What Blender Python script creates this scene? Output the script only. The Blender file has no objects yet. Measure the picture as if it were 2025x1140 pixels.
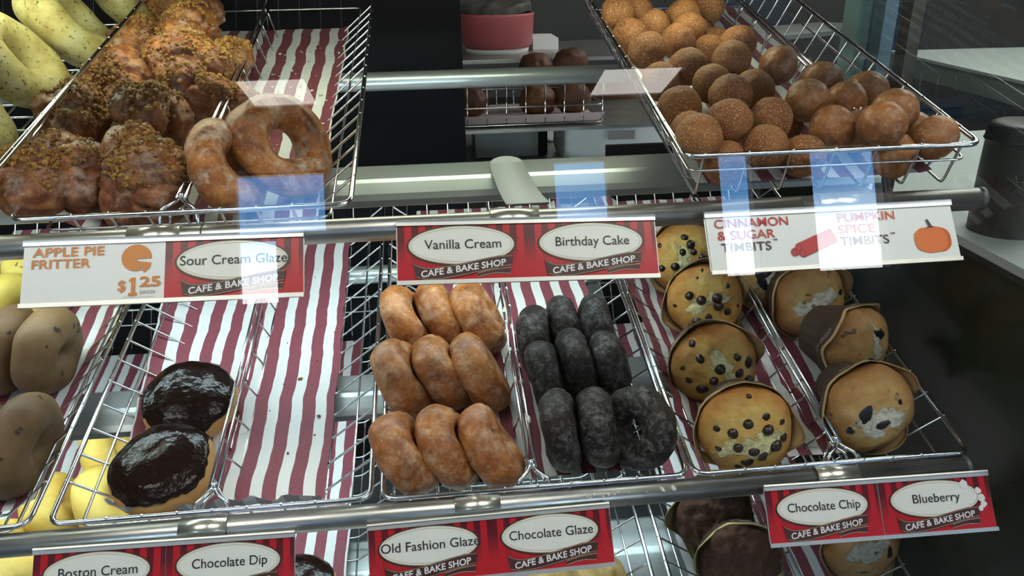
import bpy, math, random
from mathutils import Vector, Matrix, noise
random.seed(7)
SC = bpy.context.scene
COL = SC.collection
PI = math.pi

# ------------------------------------------------------------------ camera, world, exposure
cam_d = bpy.data.cameras.new('camera')
cam_d.sensor_width = 36.0
cam_d.lens = 36.0 * 1549.0 / 2025.0
cam_d.clip_start = 0.01
cam = bpy.data.objects.new('camera', cam_d)
COL.objects.link(cam)
cam.matrix_world = Matrix(((0.99433136, 0.05750517, -0.08943324, 0.0),
                           (-0.10480541, 0.38835615, -0.91553008, -0.65),
                           (-0.01791576, 0.91971335, 0.39218155, 1.45),
                           (0, 0, 0, 1)))
SC.camera = cam
vs = SC.view_settings
vs.view_transform = 'Standard'
vs.look = 'None'
vs.gamma = 1.0
vs.use_curve_mapping = False
vs.exposure = 0.0
SC.cycles.use_denoising = True
SC.cycles.max_bounces = 10
SC.cycles.transparent_max_bounces = 16
SC.cycles.sample_clamp_indirect = 6.0

w = bpy.data.worlds.new('sky')
SC.world = w
w.use_nodes = True
nt = w.node_tree
bg = nt.nodes['Background']
tc = nt.nodes.new('ShaderNodeTexCoord')
sp = nt.nodes.new('ShaderNodeSeparateXYZ')
cr = nt.nodes.new('ShaderNodeValToRGB')
e = cr.color_ramp.elements
e[0].position = 0.0
e[0].color = (0.75, 0.8, 0.85, 1)
e[1].position = 0.5
e[1].color = (0.04, 0.15, 0.42, 1)
for p, c in ((0.085, (1.0, 1.0, 1.0, 1)), (0.125, (0.50, 0.72, 1.0, 1)), (0.165, (0.09, 0.26, 0.55, 1))):
    k = e.new(p)
    k.color = c
nt.links.new(tc.outputs['Generated'], sp.inputs[0])
nt.links.new(sp.outputs[2], cr.inputs[0])
nt.links.new(cr.outputs[0], bg.inputs[0])
bg.inputs[1].default_value = 15.0

LAMP_SHELF = 25.0      # lamps under the shelves of the case
LAMP_TOP = 12.0         # lamp under the case canopy
LAMP_ROOM = 6.5       # ceiling troffers of the shop, mirrored and added ones

# ------------------------------------------------------------------ shelf frames
TILT = math.radians(14.0)
RT = Matrix.Rotation(TILT, 4, 'X')
PU = Vector((0, 0, 1.2342))
PL = Vector((0, -0.0545, 0.9742))
P3 = Vector((0, -0.109, 0.7142))
def frame(P, x=0, d=0, n=0, Q=None):
    m = Matrix.Translation(P) @ RT @ Matrix.Translation(Vector((x, d, n)))
    return m @ Q if Q else m
def toward(a, spin=0.0):
    """rotation taking local z to direction a (shelf axes), spun about it"""
    return Vector(a).normalized().to_track_quat('Z', 'Y').to_matrix().to_4x4() @ Matrix.Rotation(spin, 4, 'Z')

# ------------------------------------------------------------------ object helpers
def link(o, parent=None):
    COL.objects.link(o)
    if parent is not None:
        o.parent = parent
    return o
def obj(name, vf, mat, parent=None, smooth=True, uv=None, M=None):
    V, F = vf[0], vf[1]
    me = bpy.data.meshes.new(name)
    me.from_pydata([tuple(v) for v in V], [], F)
    mats = mat if isinstance(mat, (list, tuple)) else [mat]
    for m in mats:
        me.materials.append(m)
    if len(vf) > 2 and vf[2]:
        me.polygons.foreach_set('material_index', vf[2])
    if smooth:
        me.polygons.foreach_set('use_smooth', [True] * len(me.polygons))
    if uv:
        l = me.uv_layers.new(name='UVMap')
        for lp in me.loops:
            l.data[lp.index].uv = uv[lp.vertex_index]
    me.update()
    o = bpy.data.objects.new(name, me)
    link(o, parent)
    if M is not None:
        if parent is None:
            o.matrix_world = M
        else:
            o.matrix_local = M
    return o
def thing(name, label, cat, M=None, group=None):
    o = bpy.data.objects.new(name, None)
    o.empty_display_size = 0.02
    link(o)
    if M is not None:
        o.matrix_world = M
    return tag(o, label, cat, group)
def tag(o, label, cat, group=None):
    o['label'] = label
    o['category'] = cat
    if group:
        o['group'] = group
    return o
def struct(o):
    o['kind'] = 'structure'
    return o
def dup(root, M, label, group=None):
    r = root.copy()
    COL.objects.link(r)
    r.parent = None
    r.matrix_world = M
    r['label'] = label
    if group:
        r['group'] = group
    for ch in list(root.children):
        c = ch.copy()
        COL.objects.link(c)
        c.parent = r
        c.matrix_local = ch.matrix_local.copy()
        for g in list(ch.children):
            d = g.copy()
            COL.objects.link(d)
            d.parent = c
            d.matrix_local = g.matrix_local.copy()
    return r

# ------------------------------------------------------------------ mesh helpers: each returns (V, F)
def join(*parts):
    V, F = [], []
    for p in parts:
        b = len(V)
        V += list(p[0])
        F += [tuple(i + b for i in f) for f in p[1]]
    return V, F
def xf(vf, M):
    return [M @ Vector(v) for v in vf[0]], vf[1]
def box(x0, x1, y0, y1, z0, z1):
    V = [(x, y, z) for x in (x0, x1) for y in (y0, y1) for z in (z0, z1)]
    F = [(0, 1, 3, 2), (4, 6, 7, 5), (0, 4, 5, 1), (2, 3, 7, 6), (0, 2, 6, 4), (1, 5, 7, 3)]
    return V, F
def tube(pts, r, seg=8, closed=False):
    P = [Vector(p) for p in pts]
    n = len(P)
    T = []
    for i in range(n):
        a = P[(i - 1) % n] if closed or i > 0 else P[i]
        b = P[(i + 1) % n] if closed or i < n - 1 else P[i]
        t = b - a
        T.append(t.normalized() if t.length > 1e-9 else Vector((1, 0, 0)))
    up = Vector((0, 0, 1))
    if abs(T[0].dot(up)) > 0.9:
        up = Vector((1, 0, 0))
    N = (up - T[0] * up.dot(T[0])).normalized()
    V, F = [], []
    for i in range(n):
        N = (N - T[i] * N.dot(T[i]))
        N = N.normalized() if N.length > 1e-9 else T[i].orthogonal().normalized()
        B = T[i].cross(N)
        for k in range(seg):
            a = 2 * PI * k / seg
            V.append(P[i] + (N * math.cos(a) + B * math.sin(a)) * r)
    m = n if closed else n - 1
    for i in range(m):
        j = (i + 1) % n
        for k in range(seg):
            l = (k + 1) % seg
            F.append((i * seg + k, i * seg + l, j * seg + l, j * seg + k))
    if not closed:
        F.append(tuple(reversed(range(seg))))
        F.append(tuple((n - 1) * seg + k for k in range(seg)))
    return V, F
def fillet(pts, rad, closed=False, k=4):
    P = [Vector(p) for p in pts]
    n = len(P)
    out = []
    for i in range(n):
        if not closed and i in (0, n - 1):
            out.append(P[i])
            continue
        a, b, c = P[(i - 1) % n], P[i], P[(i + 1) % n]
        u, v = a - b, c - b
        q = min(rad, u.length * 0.45, v.length * 0.45)
        p0, p2 = b + u.normalized() * q, b + v.normalized() * q
        for j in range(k + 1):
            t = j / k
            out.append(p0 * (1 - t) ** 2 + b * 2 * t * (1 - t) + p2 * t * t)
    return out
def lathe(prof, seg=40, fn=None):
    """prof of (r, z); first and last may be on the axis; fn(vec) moves a point"""
    V, F, rings = [], [], []
    for r, z in prof:
        if r < 1e-7:
            rings.append([len(V)])
            V.append(Vector((0, 0, z)))
        else:
            rings.append(list(range(len(V), len(V) + seg)))
            V += [Vector((r * math.cos(2 * PI * k / seg), r * math.sin(2 * PI * k / seg), z)) for k in range(seg)]
    for a, b in zip(rings, rings[1:]):
        for k in range(seg):
            l = (k + 1) % seg
            if len(a) == 1 and len(b) == 1:
                continue
            if len(a) == 1:
                F.append((a[0], b[l], b[k]))
            elif len(b) == 1:
                F.append((a[k], a[l], b[0]))
            else:
                F.append((a[k], a[l], b[l], b[k]))
    if fn:
        V = [fn(v) for v in V]
    return V, F
def spline(prof, k=5):
    """Catmull-Rom through 2D points"""
    out = []
    n = len(prof)
    for i in range(n - 1):
        p0, p1, p2, p3 = prof[max(i - 1, 0)], prof[i], prof[i + 1], prof[min(i + 2, n - 1)]
        for j in range(k):
            t = j / k
            out.append(tuple(max(-1, 0.5 * ((2 * p1[q]) + (-p0[q] + p2[q]) * t + (2 * p0[q] - 5 * p1[q] + 4 * p2[q] - p3[q]) * t * t
                       + (-p0[q] + 3 * p1[q] - 3 * p2[q] + p3[q]) * t ** 3)) for q in range(2)))
    out.append(prof[-1])
    return [(max(0.0, a), b) for a, b in out]
def nz(v, s, seed=0):
    return noise.noise(Vector(v) * s + Vector((seed * 7.31, seed * 3.17, seed * 5.71)))
def torus(R, r, nu=64, nv=28, flat=1.0, seed=0, amp=0.0015, freq=45, fn=None, ax=1.0):
    V, F = [], []
    for i in range(nu):
        a = 2 * PI * i / nu
        c = Vector((math.cos(a), math.sin(a) * ax, 0))
        for j in range(nv):
            b = 2 * PI * j / nv
            p = c * (R + r * math.cos(b)) + Vector((0, 0, r * flat * math.sin(b)))
            nrm = (c * math.cos(b) + Vector((0, 0, math.sin(b))))
            d = amp * nz(p, freq, seed) + amp * 1.6 * nz(p, freq * 0.4, seed + 3)
            if fn:
                d += fn(a, b, p)
            V.append(p + nrm * d)
    for i in range(nu):
        for j in range(nv):
            k, l = (i + 1) % nu, (j + 1) % nv
            F.append((i * nv + j, k * nv + j, k * nv + l, i * nv + l))
    return V, F
_ico = {}
def ico(sub):
    if sub in _ico:
        return _ico[sub]
    import bmesh
    bm = bmesh.new()
    bmesh.ops.create_icosphere(bm, subdivisions=sub, radius=1.0)
    V = [v.co.copy() for v in bm.verts]
    F = [tuple(v.index for v in f.verts) for f in bm.faces]
    bm.free()
    _ico[sub] = (V, F)
    return _ico[sub]

# ------------------------------------------------------------------ materials
MATS = {}
def mat(name, col=(0.8, 0.8, 0.8), rough=0.5, metal=0.0, spec=0.5, coat=0.0, emit=None, est=0.0, sss=0.0):
    if name in MATS:
        return MATS[name]
    m = bpy.data.materials.new(name)
    m.use_nodes = True
    b = m.node_tree.nodes['Principled BSDF']
    b.inputs['Base Color'].default_value = (*col, 1)
    b.inputs['Roughness'].default_value = rough
    b.inputs['Metallic'].default_value = metal
    b.inputs['Specular IOR Level'].default_value = spec
    b.inputs['Coat Weight'].default_value = coat
    if emit:
        b.inputs['Emission Color'].default_value = (*emit, 1)
        b.inputs['Emission Strength'].default_value = est
    MATS[name] = m
    return m
def N(m, kind, **kw):
    n = m.node_tree.nodes.new(kind)
    for k, v in kw.items():
        if hasattr(n, k):
            setattr(n, k, v)
        else:
            n.inputs[k].default_value = v
    return n
def L(m, a, b):
    m.node_tree.links.new(a, b)
def bsdf(m):
    return m.node_tree.nodes['Principled BSDF']
def coords(m, kind='Object'):
    return N(m, 'ShaderNodeTexCoord').outputs[kind]
def noise_tex(m, vec, scale, detail=4, rough=0.6):
    n = N(m, 'ShaderNodeTexNoise')
    n.inputs['Scale'].default_value = scale
    n.inputs['Detail'].default_value = detail
    n.inputs['Roughness'].default_value = rough
    L(m, vec, n.inputs['Vector'])
    return n.outputs['Fac']
def ramp(m, fac, stops, interp='LINEAR'):
    r = N(m, 'ShaderNodeValToRGB')
    r.color_ramp.interpolation = interp
    el = r.color_ramp.elements
    el[0].position, el[0].color = stops[0][0], (*stops[0][1], 1)
    el[1].position, el[1].color = stops[-1][0], (*stops[-1][1], 1)
    for p, c in stops[1:-1]:
        q = el.new(p)
        q.color = (*c, 1)
    L(m, fac, r.inputs[0])
    return r.outputs[0]
def mixc(m, fac, a, b, blend='MIX'):
    x = N(m, 'ShaderNodeMix', data_type='RGBA', blend_type=blend)
    for s, v in ((x.inputs[0], fac), (x.inputs[6], a), (x.inputs[7], b)):
        if isinstance(v, (int, float)):
            s.default_value = v
        elif isinstance(v, tuple):
            s.default_value = (*v, 1)
        else:
            L(m, v, s)
    return x.outputs[2]
def mth(m, op, a, b=0.0, c=None, clamp=False):
    x = N(m, 'ShaderNodeMath', operation=op, use_clamp=clamp)
    for s, v in zip(x.inputs, (a, b, c if c is not None else 0.0)):
        if isinstance(v, (int, float)):
            s.default_value = v
        else:
            L(m, v, s)
    return x.outputs[0]
def bump(m, h, strength=0.5, dist=0.001):
    b = N(m, 'ShaderNodeBump')
    b.inputs['Strength'].default_value = strength
    b.inputs['Distance'].default_value = dist
    L(m, h, b.inputs['Height'])
    L(m, b.outputs[0], bsdf(m).inputs['Normal'])
def objrand(m):
    return N(m, 'ShaderNodeObjectInfo').outputs['Random']
def shifted(m):
    """object coordinates moved by a per-object random amount"""
    o = coords(m)
    r = objrand(m)
    v = N(m, 'ShaderNodeVectorMath', operation='ADD')
    c = N(m, 'ShaderNodeCombineXYZ')
    for i, k in enumerate((3.1, 5.7, 2.3)):
        L(m, mth(m, 'MULTIPLY', r, k), c.inputs[i])
    L(m, o, v.inputs[0])
    L(m, c.outputs[0], v.inputs[1])
    return v.outputs[0]

chrome = mat('chrome wire', (0.72, 0.74, 0.76), 0.16, 1.0)
steel = mat('brushed steel', (0.58, 0.57, 0.54), 0.34, 1.0)
def _():
    m = steel
    v = N(m, 'ShaderNodeMapping')
    v.inputs['Scale'].default_value = (4, 900, 900)
    L(m, coords(m), v.inputs[0])
    f = noise_tex(m, v.outputs[0], 1.0, 3)
    L(m, ramp(m, f, [(0.3, (0.50, 0.49, 0.46)), (0.7, (0.66, 0.65, 0.62))]), bsdf(m).inputs['Base Color'])
    g = noise_tex(m, coords(m), 25, 4)
    L(m, mth(m, 'MULTIPLY_ADD', g, 0.25, 0.22), bsdf(m).inputs['Roughness'])
_()
strip_m = mat('strip aluminium', (0.72, 0.71, 0.67), 0.38, 0.85)
bracket_m = mat('bracket steel', (0.70, 0.74, 0.74), 0.40, 0.35)
housing_m = mat('fixture housing', (0.47, 0.51, 0.51), 0.34, 0.75)
lamp_m = mat('shelf lamp', (0.9, 0.9, 0.9), 0.5, emit=(0.80, 0.97, 1.0), est=LAMP_SHELF)
top_lamp_m = mat('canopy lamp', (0.9, 0.9, 0.9), 0.5, emit=(0.96, 1.0, 0.74), est=LAMP_TOP)
room_lamp_m = mat('ceiling lamp', (0.9, 0.9, 0.9), 0.5, emit=(1.0, 0.95, 0.88), est=LAMP_ROOM)
dark_m = mat('black panel', (0.003, 0.003, 0.004), 0.6, 0, 0.08)
cap_m = mat('end cap', (0.10, 0.11, 0.11), 0.4, 0.3)

def bread(name, stops, scale=30, bscale=220, bstr=0.35, bdist=0.0012, rough=0.55, speck=None, coat=0.0):
    m = mat(name, stops[0][1], rough, 0, 0.35, coat)
    v = shifted(m)
    f = noise_tex(m, v, scale, 5, 0.62)
    c = ramp(m, f, stops)
    if speck:
        s = noise_tex(m, v, speck[0], 2, 0.5)
        c = mixc(m, ramp(m, s, [(speck[1], (0, 0, 0)), (speck[1] + 0.04, (1, 1, 1))]), c, speck[2])
    L(m, c, bsdf(m).inputs['Base Color'])
    bump(m, noise_tex(m, v, bscale, 6, 0.7), bstr, bdist)
    return m
def glazed(name, base, glaze, lo, hi, scale=38, rough=0.42, bstr=0.45, sp_=0.4):
    m = mat(name, base[0][1], rough, 0, sp_, 0.06)
    bsdf(m).inputs['Coat Roughness'].default_value = 0.25
    v = shifted(m)
    c = ramp(m, noise_tex(m, v, 42, 6, 0.68), base)
    g = noise_tex(m, v, scale, 7, 0.68)
    g = ramp(m, g, [(lo, (0, 0, 0)), (hi, (1, 1, 1))])
    g2 = ramp(m, noise_tex(m, v, scale * 2.6, 5, 0.7), [(0.50, (0, 0, 0)), (0.68, (1, 1, 1))])
    fl = noise_tex(m, v, 330, 2, 0.5)
    fl = ramp(m, fl, [(0.66, (0, 0, 0)), (0.72, (0.8, 0.8, 0.8))])
    gg = mixc(m, 1.0, mixc(m, 1.0, g, (0.42, 0.42, 0.42), 'MULTIPLY'), mixc(m, 1.0, g2, (0.26, 0.26, 0.26), 'MULTIPLY'), 'ADD')
    gg = mixc(m, 1.0, gg, mixc(m, 1.0, fl, (0.5, 0.5, 0.5), 'MULTIPLY'), 'LIGHTEN')
    L(m, mixc(m, gg, c, glaze), bsdf(m).inputs['Base Color'])
    bump(m, mth(m, 'ADD', mth(m, 'MULTIPLY', g, 0.6), noise_tex(m, v, 170, 5, 0.65)), bstr, 0.0016)
    return m
old_m = glazed('old fashion glaze', [(0.34, (0.16, 0.042, 0.007)), (0.52, (0.34, 0.108, 0.018)), (0.68, (0.50, 0.20, 0.045))], (0.74, 0.55, 0.36), 0.50, 0.66, 48)
sour_m = glazed('sour cream glaze', [(0.34, (0.13, 0.032, 0.006)), (0.5, (0.36, 0.11, 0.02)), (0.68, (0.56, 0.25, 0.06))], (0.78, 0.66, 0.48), 0.53, 0.62, 36)
choc_m = glazed('chocolate glaze', [(0.34, (0.009, 0.006, 0.005)), (0.68, (0.026, 0.018, 0.015))], (0.32, 0.32, 0.30), 0.53, 0.70, 62, 0.5, 0.8, 0.22)
fritter_m = glazed('fritter dough', [(0.32, (0.060, 0.016, 0.006)), (0.5, (0.22, 0.066, 0.018)), (0.68, (0.46, 0.18, 0.045))], (0.60, 0.48, 0.36), 0.54, 0.66, 40)
ball_glaze_m = glazed('glazed ball', [(0.3, (0.18, 0.06, 0.018)), (0.7, (0.42, 0.17, 0.045))], (0.68, 0.58, 0.46), 0.56, 0.72, 60)
crumb_m = bread('crumb topping', [(0.3, (0.16, 0.068, 0.017)), (0.7, (0.46, 0.25, 0.06))], 40, 500)
herb_m = bread('herb bagel', [(0.3, (0.26, 0.19, 0.05)), (0.5, (0.42, 0.36, 0.13)), (0.7, (0.56, 0.54, 0.30))], 30, 160, 0.5, speck=(210, 0.63, (0.10, 0.11, 0.03)))
raisin_m = bread('raisin bagel', [(0.3, (0.10, 0.050, 0.018)), (0.7, (0.24, 0.145, 0.065))], 16, 180, 0.3, speck=(60, 0.655, (0.030, 0.016, 0.009)))
plain_m = bread('plain bagel', [(0.3, (0.60, 0.36, 0.05)), (0.7, (0.80, 0.60, 0.16))], 18, 130, 0.5)
dough_m = bread('yeast dough', [(0.3, (0.50, 0.24, 0.07)), (0.7, (0.66, 0.38, 0.14))], 14, 260, 0.25)
def cake(name, stops, pale, edge, berry=None):
    m = mat(name, stops[0][1], 0.55, 0, 0.3)
    v = shifted(m)
    o = N(m, 'ShaderNodeSeparateXYZ')
    L(m, coords(m), o.inputs[0])
    c = ramp(m, noise_tex(m, v, 38, 6, 0.66), stops)
    r2 = mth(m, 'ADD', mth(m, 'MULTIPLY', o.outputs[0], o.outputs[0]), mth(m, 'MULTIPLY', o.outputs[1], o.outputs[1]))
    rr = mth(m, 'ADD', mth(m, 'SQRT', r2), mth(m, 'MULTIPLY', noise_tex(m, v, 45, 4), 0.016))
    mr = N(m, 'ShaderNodeMapRange')
    mr.inputs['From Min'].default_value = 0.038
    mr.inputs['From Max'].default_value = 0.058
    L(m, rr, mr.inputs['Value'])
    c = mixc(m, mr.outputs[0], c, edge)
    n1 = mth(m, 'MULTIPLY_ADD', noise_tex(m, v, 48, 6, 0.7), 0.050, -0.025)
    n2 = mth(m, 'MULTIPLY_ADD', noise_tex(m, v, 22, 2, 0.5), 0.060, -0.030)
    y = mth(m, 'DIVIDE', mth(m, 'ADD', mth(m, 'ADD', mth(m, 'ADD', o.outputs[1], 0.007), n1), n2), 0.013)
    x = mth(m, 'DIVIDE', mth(m, 'ADD', o.outputs[0], mth(m, 'MULTIPLY', n1, 1.3)), 0.031)
    d = mth(m, 'ADD', mth(m, 'MULTIPLY', x, x), mth(m, 'MULTIPLY', y, y))
    k = ramp(m, d, [(0.62, (1, 1, 1)), (0.95, (0, 0, 0))])
    p = ramp(m, noise_tex(m, v, 130, 5, 0.7), [(0.32, tuple(q * .55 for q in pale)), (0.5, pale), (0.7, tuple(min(.9, q * 1.15) for q in pale))])
    c = mixc(m, k, c, p)
    if berry:
        b = ramp(m, noise_tex(m, v, 46, 5, 0.6), [(0.62, (0, 0, 0)), (0.67, (.8, .8, .8))])
        c = mixc(m, b, c, berry)
    L(m, c, bsdf(m).inputs['Base Color'])
    h = mth(m, 'ADD', noise_tex(m, v, 150, 6, 0.7), mth(m, 'MULTIPLY', mth(m, 'MULTIPLY', k, noise_tex(m, v, 90, 4, 0.7)), 2.2))
    bump(m, h, 0.8, 0.0026)
    return m
muffin_m = cake('muffin cake', [(0.34, (0.64, 0.45, 0.16)), (0.5, (0.64, 0.38, 0.095)), (0.68, (0.50, 0.22, 0.04))], (0.74, 0.66, 0.34), (0.34, 0.12, 0.022))
blue_m = cake('blueberry cake', [(0.34, (0.52, 0.37, 0.17)), (0.5, (0.50, 0.30, 0.11)), (0.68, (0.42, 0.21, 0.06))], (0.60, 0.58, 0.47), (0.26, 0.10, 0.022), (0.035, 0.03, 0.045))
cmuffin_m = bread('chocolate cake', [(0.3, (0.050, 0.020, 0.010)), (0.7, (0.15, 0.062, 0.030))], 30, 140, 0.9, 0.005)
chip_m = mat('chocolate chip', (0.022, 0.010, 0.007), 0.3)
icing_m = mat('chocolate icing', (0.013, 0.0052, 0.0038), 0.17, 0, 0.24, 0.0)
bump(icing_m, noise_tex(icing_m, coords(icing_m), 75, 3, 0.5), 0.5, 0.003)
def _():
    m = mat('cinnamon sugar', (0.4, 0.18, 0.05), 0.6, 0, 0.4)
    v = shifted(m)
    c = ramp(m, noise_tex(m, v, 30, 4), [(0.3, (0.15, 0.042, 0.010)), (0.7, (0.34, 0.13, 0.036))])
    s = noise_tex(m, v, 900, 1, 0.5)
    c = mixc(m, ramp(m, s, [(0.60, (0, 0, 0)), (0.67, (0.8, 0.8, 0.8))]), c, (0.74, 0.50, 0.24))
    L(m, c, bsdf(m).inputs['Base Color'])
    bump(m, noise_tex(m, v, 750, 3, 0.6), 0.9, 0.0012)
    return m
sugar_m = _()
wrap_out = mat('wrap outside', (0.050, 0.026, 0.014), 0.6)
wrap_in = mat('wrap inside', (0.50, 0.33, 0.15), 0.6)
wrap_yel = mat('wrap inside pale', (0.62, 0.52, 0.22), 0.6)
script_m = mat('wrap script', (0.50, 0.42, 0.30), 0.6)
cream_m = mat('icing smear', (0.62, 0.62, 0.55), 0.5)
def paper(name, red, white):
    m = mat(name, white, 0.55, 0, 0.3)
    uv = coords(m, 'UV')
    s = N(m, 'ShaderNodeSeparateXYZ')
    L(m, uv, s.inputs[0])
    f = mth(m, 'FRACT', mth(m, 'MULTIPLY', s.outputs[0], 1 / 0.0262))
    a = mth(m, 'GREATER_THAN', f, 0.46)
    n = noise_tex(m, uv, 140, 3)
    r = mixc(m, n, tuple(q * 0.86 for q in red), tuple(q * 1.14 for q in red))
    L(m, mixc(m, a, white, r), bsdf(m).inputs['Base Color'])
    bump(m, noise_tex(m, uv, 55, 4), 0.35, 0.003)
    return m
paper_m = paper('striped liner paper', (0.235, 0.062, 0.085), (0.76, 0.78, 0.77))
flap_m = paper('striped liner paper reverse', (0.42, 0.38, 0.42), (0.76, 0.75, 0.79))
def glass(name, tint, fac=1.85):
    m = bpy.data.materials.new(name)
    m.use_nodes = True
    t = m.node_tree
    for n in list(t.nodes):
        t.nodes.remove(n)
    out = t.nodes.new('ShaderNodeOutputMaterial')
    tr = t.nodes.new('ShaderNodeBsdfTransparent')
    tr.inputs[0].default_value = (*tint, 1)
    gl = t.nodes.new('ShaderNodeBsdfGlossy')
    gl.inputs['Roughness'].default_value = 0.0
    ge = t.nodes.new('ShaderNodeNewGeometry')
    dt = t.nodes.new('ShaderNodeVectorMath')
    dt.operation = 'DOT_PRODUCT'
    t.links.new(ge.outputs['Normal'], dt.inputs[0])
    t.links.new(ge.outputs['Incoming'], dt.inputs[1])
    def mn(op, a, b):
        n = t.nodes.new('ShaderNodeMath')
        n.operation = op
        n.use_clamp = op == 'MULTIPLY'
        for k, v in enumerate((a, b)):
            if isinstance(v, (int, float)):
                n.inputs[k].default_value = v
            else:
                t.links.new(v, n.inputs[k])
        return n
    ab = mn('ABSOLUTE', dt.outputs['Value'], 0)
    p5 = mn('POWER', mn('SUBTRACT', 1.0, ab.outputs[0]).outputs[0], 5.0)
    sc = mn('ADD', mn('MULTIPLY', p5.outputs[0], 0.96).outputs[0], 0.04)
    mu = mn('MULTIPLY', sc.outputs[0], fac)
    mx = t.nodes.new('ShaderNodeMixShader')
    t.links.new(mu.outputs[0], mx.inputs[0])
    t.links.new(tr.outputs[0], mx.inputs[1])
    t.links.new(gl.outputs[0], mx.inputs[2])
    t.links.new(mx.outputs[0], out.inputs[0])
    return m
front_glass_m = glass('front glass', (0.95, 0.985, 0.98))
end_glass_m = glass('end glass', (0.88, 0.96, 0.96), 1.6)
win_glass_m = glass('window glass', (0.97, 0.98, 0.98))

# ------------------------------------------------------------------ the shop around the case
wall_m = mat('wall paint', (0.085, 0.088, 0.082), 0.8)
floor_m = mat('floor tile', (0.16, 0.155, 0.15), 0.5)
def _():
    m = floor_m
    b = N(m, 'ShaderNodeTexBrick')
    b.inputs['Scale'].default_value = 1.0
    b.offset = 0.0
    b.inputs['Brick Width'].default_value = 0.4
    b.inputs['Row Height'].default_value = 0.4
    b.inputs['Mortar Size'].default_value = 0.006
    b.inputs['Color1'].default_value = (0.17, 0.165, 0.155, 1)
    b.inputs['Color2'].default_value = (0.15, 0.148, 0.14, 1)
    b.inputs['Mortar'].default_value = (0.06, 0.06, 0.06, 1)
    L(m, coords(m), b.inputs[0])
    L(m, b.outputs[0], bsdf(m).inputs['Base Color'])
_()
ceil_m = mat('ceiling tile', (0.20, 0.20, 0.195), 0.9)
X0, X1, Y0, Y1, ZC = -5.0, 7.0, -4.5, 6.0, 2.7
struct(obj('floor', box(X0 - .2, X1 + .2, Y0 - .2, Y1 + .2, -0.1, 0), floor_m, smooth=False))
struct(obj('ceiling', box(X0 - .2, X1 + .2, Y0 - .2, Y1 + .2, ZC, ZC + .1), ceil_m, smooth=False))
struct(obj('wall_left', box(X0 - .2, X0, Y0 - .2, Y1 + .2, 0, ZC), wall_m, smooth=False))
struct(obj('wall_right', box(X1, X1 + .2, Y0 - .2, Y1 + .2, 0, ZC), wall_m, smooth=False))
struct(obj('wall_back', box(X0, X1, Y1, Y1 + .2, 0, ZC), wall_m, smooth=False))
WIN = [(-4.8, -3.1, 1.1, 2.40), (-1.30, -0.71, 1.95, 2.36), (-1.30, -1.03, 1.50, 1.93), (0.78, 1.16, 1.93, 2.36), (1.90, 2.17, 1.50, 2.36), (2.54, 3.10, 1.50, 2.36), (4.2, 6.4, 1.1, 2.40)]  # first and last windows are unseen additions that raise the room light
parts = []  # middle openings are stepped and cut short to shape the mirrored light
xs = sorted({X0, X1} | {q for ww in WIN for q in ww[:2]})
for a, b in zip(xs, xs[1:]):
    zs = sorted([(ww[2], ww[3]) for ww in WIN if ww[0] <= a + 1e-6 and ww[1] >= b - 1e-6])
    z = 0.0
    for z0_, z1_ in zs + [(ZC, ZC)]:
        parts.append(box(a, b, Y0 - .2, Y0, z, z0_))
        z = z1_
struct(obj('wall_front', join(*parts), wall_m, smooth=False))
frame_m = mat('window frame', (0.10, 0.10, 0.10), 0.4, 0.6)
for i, (a, b, WZ0, WZ1) in enumerate(WIN):
    t = 0.015
    f = struct(obj('window_%d' % (i + 1), join(box(a, b, Y0 - .12, Y0 - .08, WZ0, WZ0 + t), box(a, b, Y0 - .12, Y0 - .08, WZ1 - t, WZ1),
               box(a, a + t, Y0 - .12, Y0 - .08, WZ0 + t, WZ1 - t), box(b - t, b, Y0 - .12, Y0 - .08, WZ0 + t, WZ1 - t)), frame_m, smooth=False))
    obj('window_pane', box(a + t, b - t, Y0 - .103, Y0 - .099, WZ0 + t, WZ1 - t), win_glass_m, f, smooth=False)
troffer_m = mat('troffer frame', (0.6, 0.6, 0.6), 0.5)
def troffer(x0, x1, y0, y1, label):
    o = obj('ceiling_light', join(box(x0 - .02, x1 + .02, y0 - .02, y0, ZC - .02, ZC), box(x0 - .02, x1 + .02, y1, y1 + .02, ZC - .02, ZC),
            box(x0 - .02, x0, y0, y1, ZC - .02, ZC), box(x1, x1 + .02, y0, y1, ZC - .02, ZC)), troffer_m, smooth=False)
    tag(o, label, 'ceiling light', 'ceiling lights of the shop')
    obj('diffuser', box(x0, x1, y0, y1, ZC - .012, ZC - .006), room_lamp_m, o, smooth=False)
for x0, x1, y0, y1, lb in ((-1.06, -0.69, -4.21, -3.75, 'square ceiling light mirrored above the sour cream donuts'),
                           (1.0, 1.46, -4.23, -3.76, 'square ceiling light mirrored beside the cinnamon donut holes'),
                           (-1.8, -0.3, -1.15, -0.45, 'wide added ceiling light nearest the case, left one'),  # added lamp out of view, brightens the signs
                           (0.3, 1.8, -1.15, -0.45, 'wide added ceiling light nearest the case, right one'),  # added twin of the lamp above, also for the signs
                           (1.2, 3.4, 0.9, 2.1, 'wide added ceiling light over the pale table past the end glass'),  # unseen lamp added to brighten the tables outside
                           (2.4, 3.6, 3.4, 4.0, 'long added ceiling light over the dark blue chairs')):  # also added, lights the far cafe side
    troffer(x0, x1, y0, y1, lb)

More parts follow.
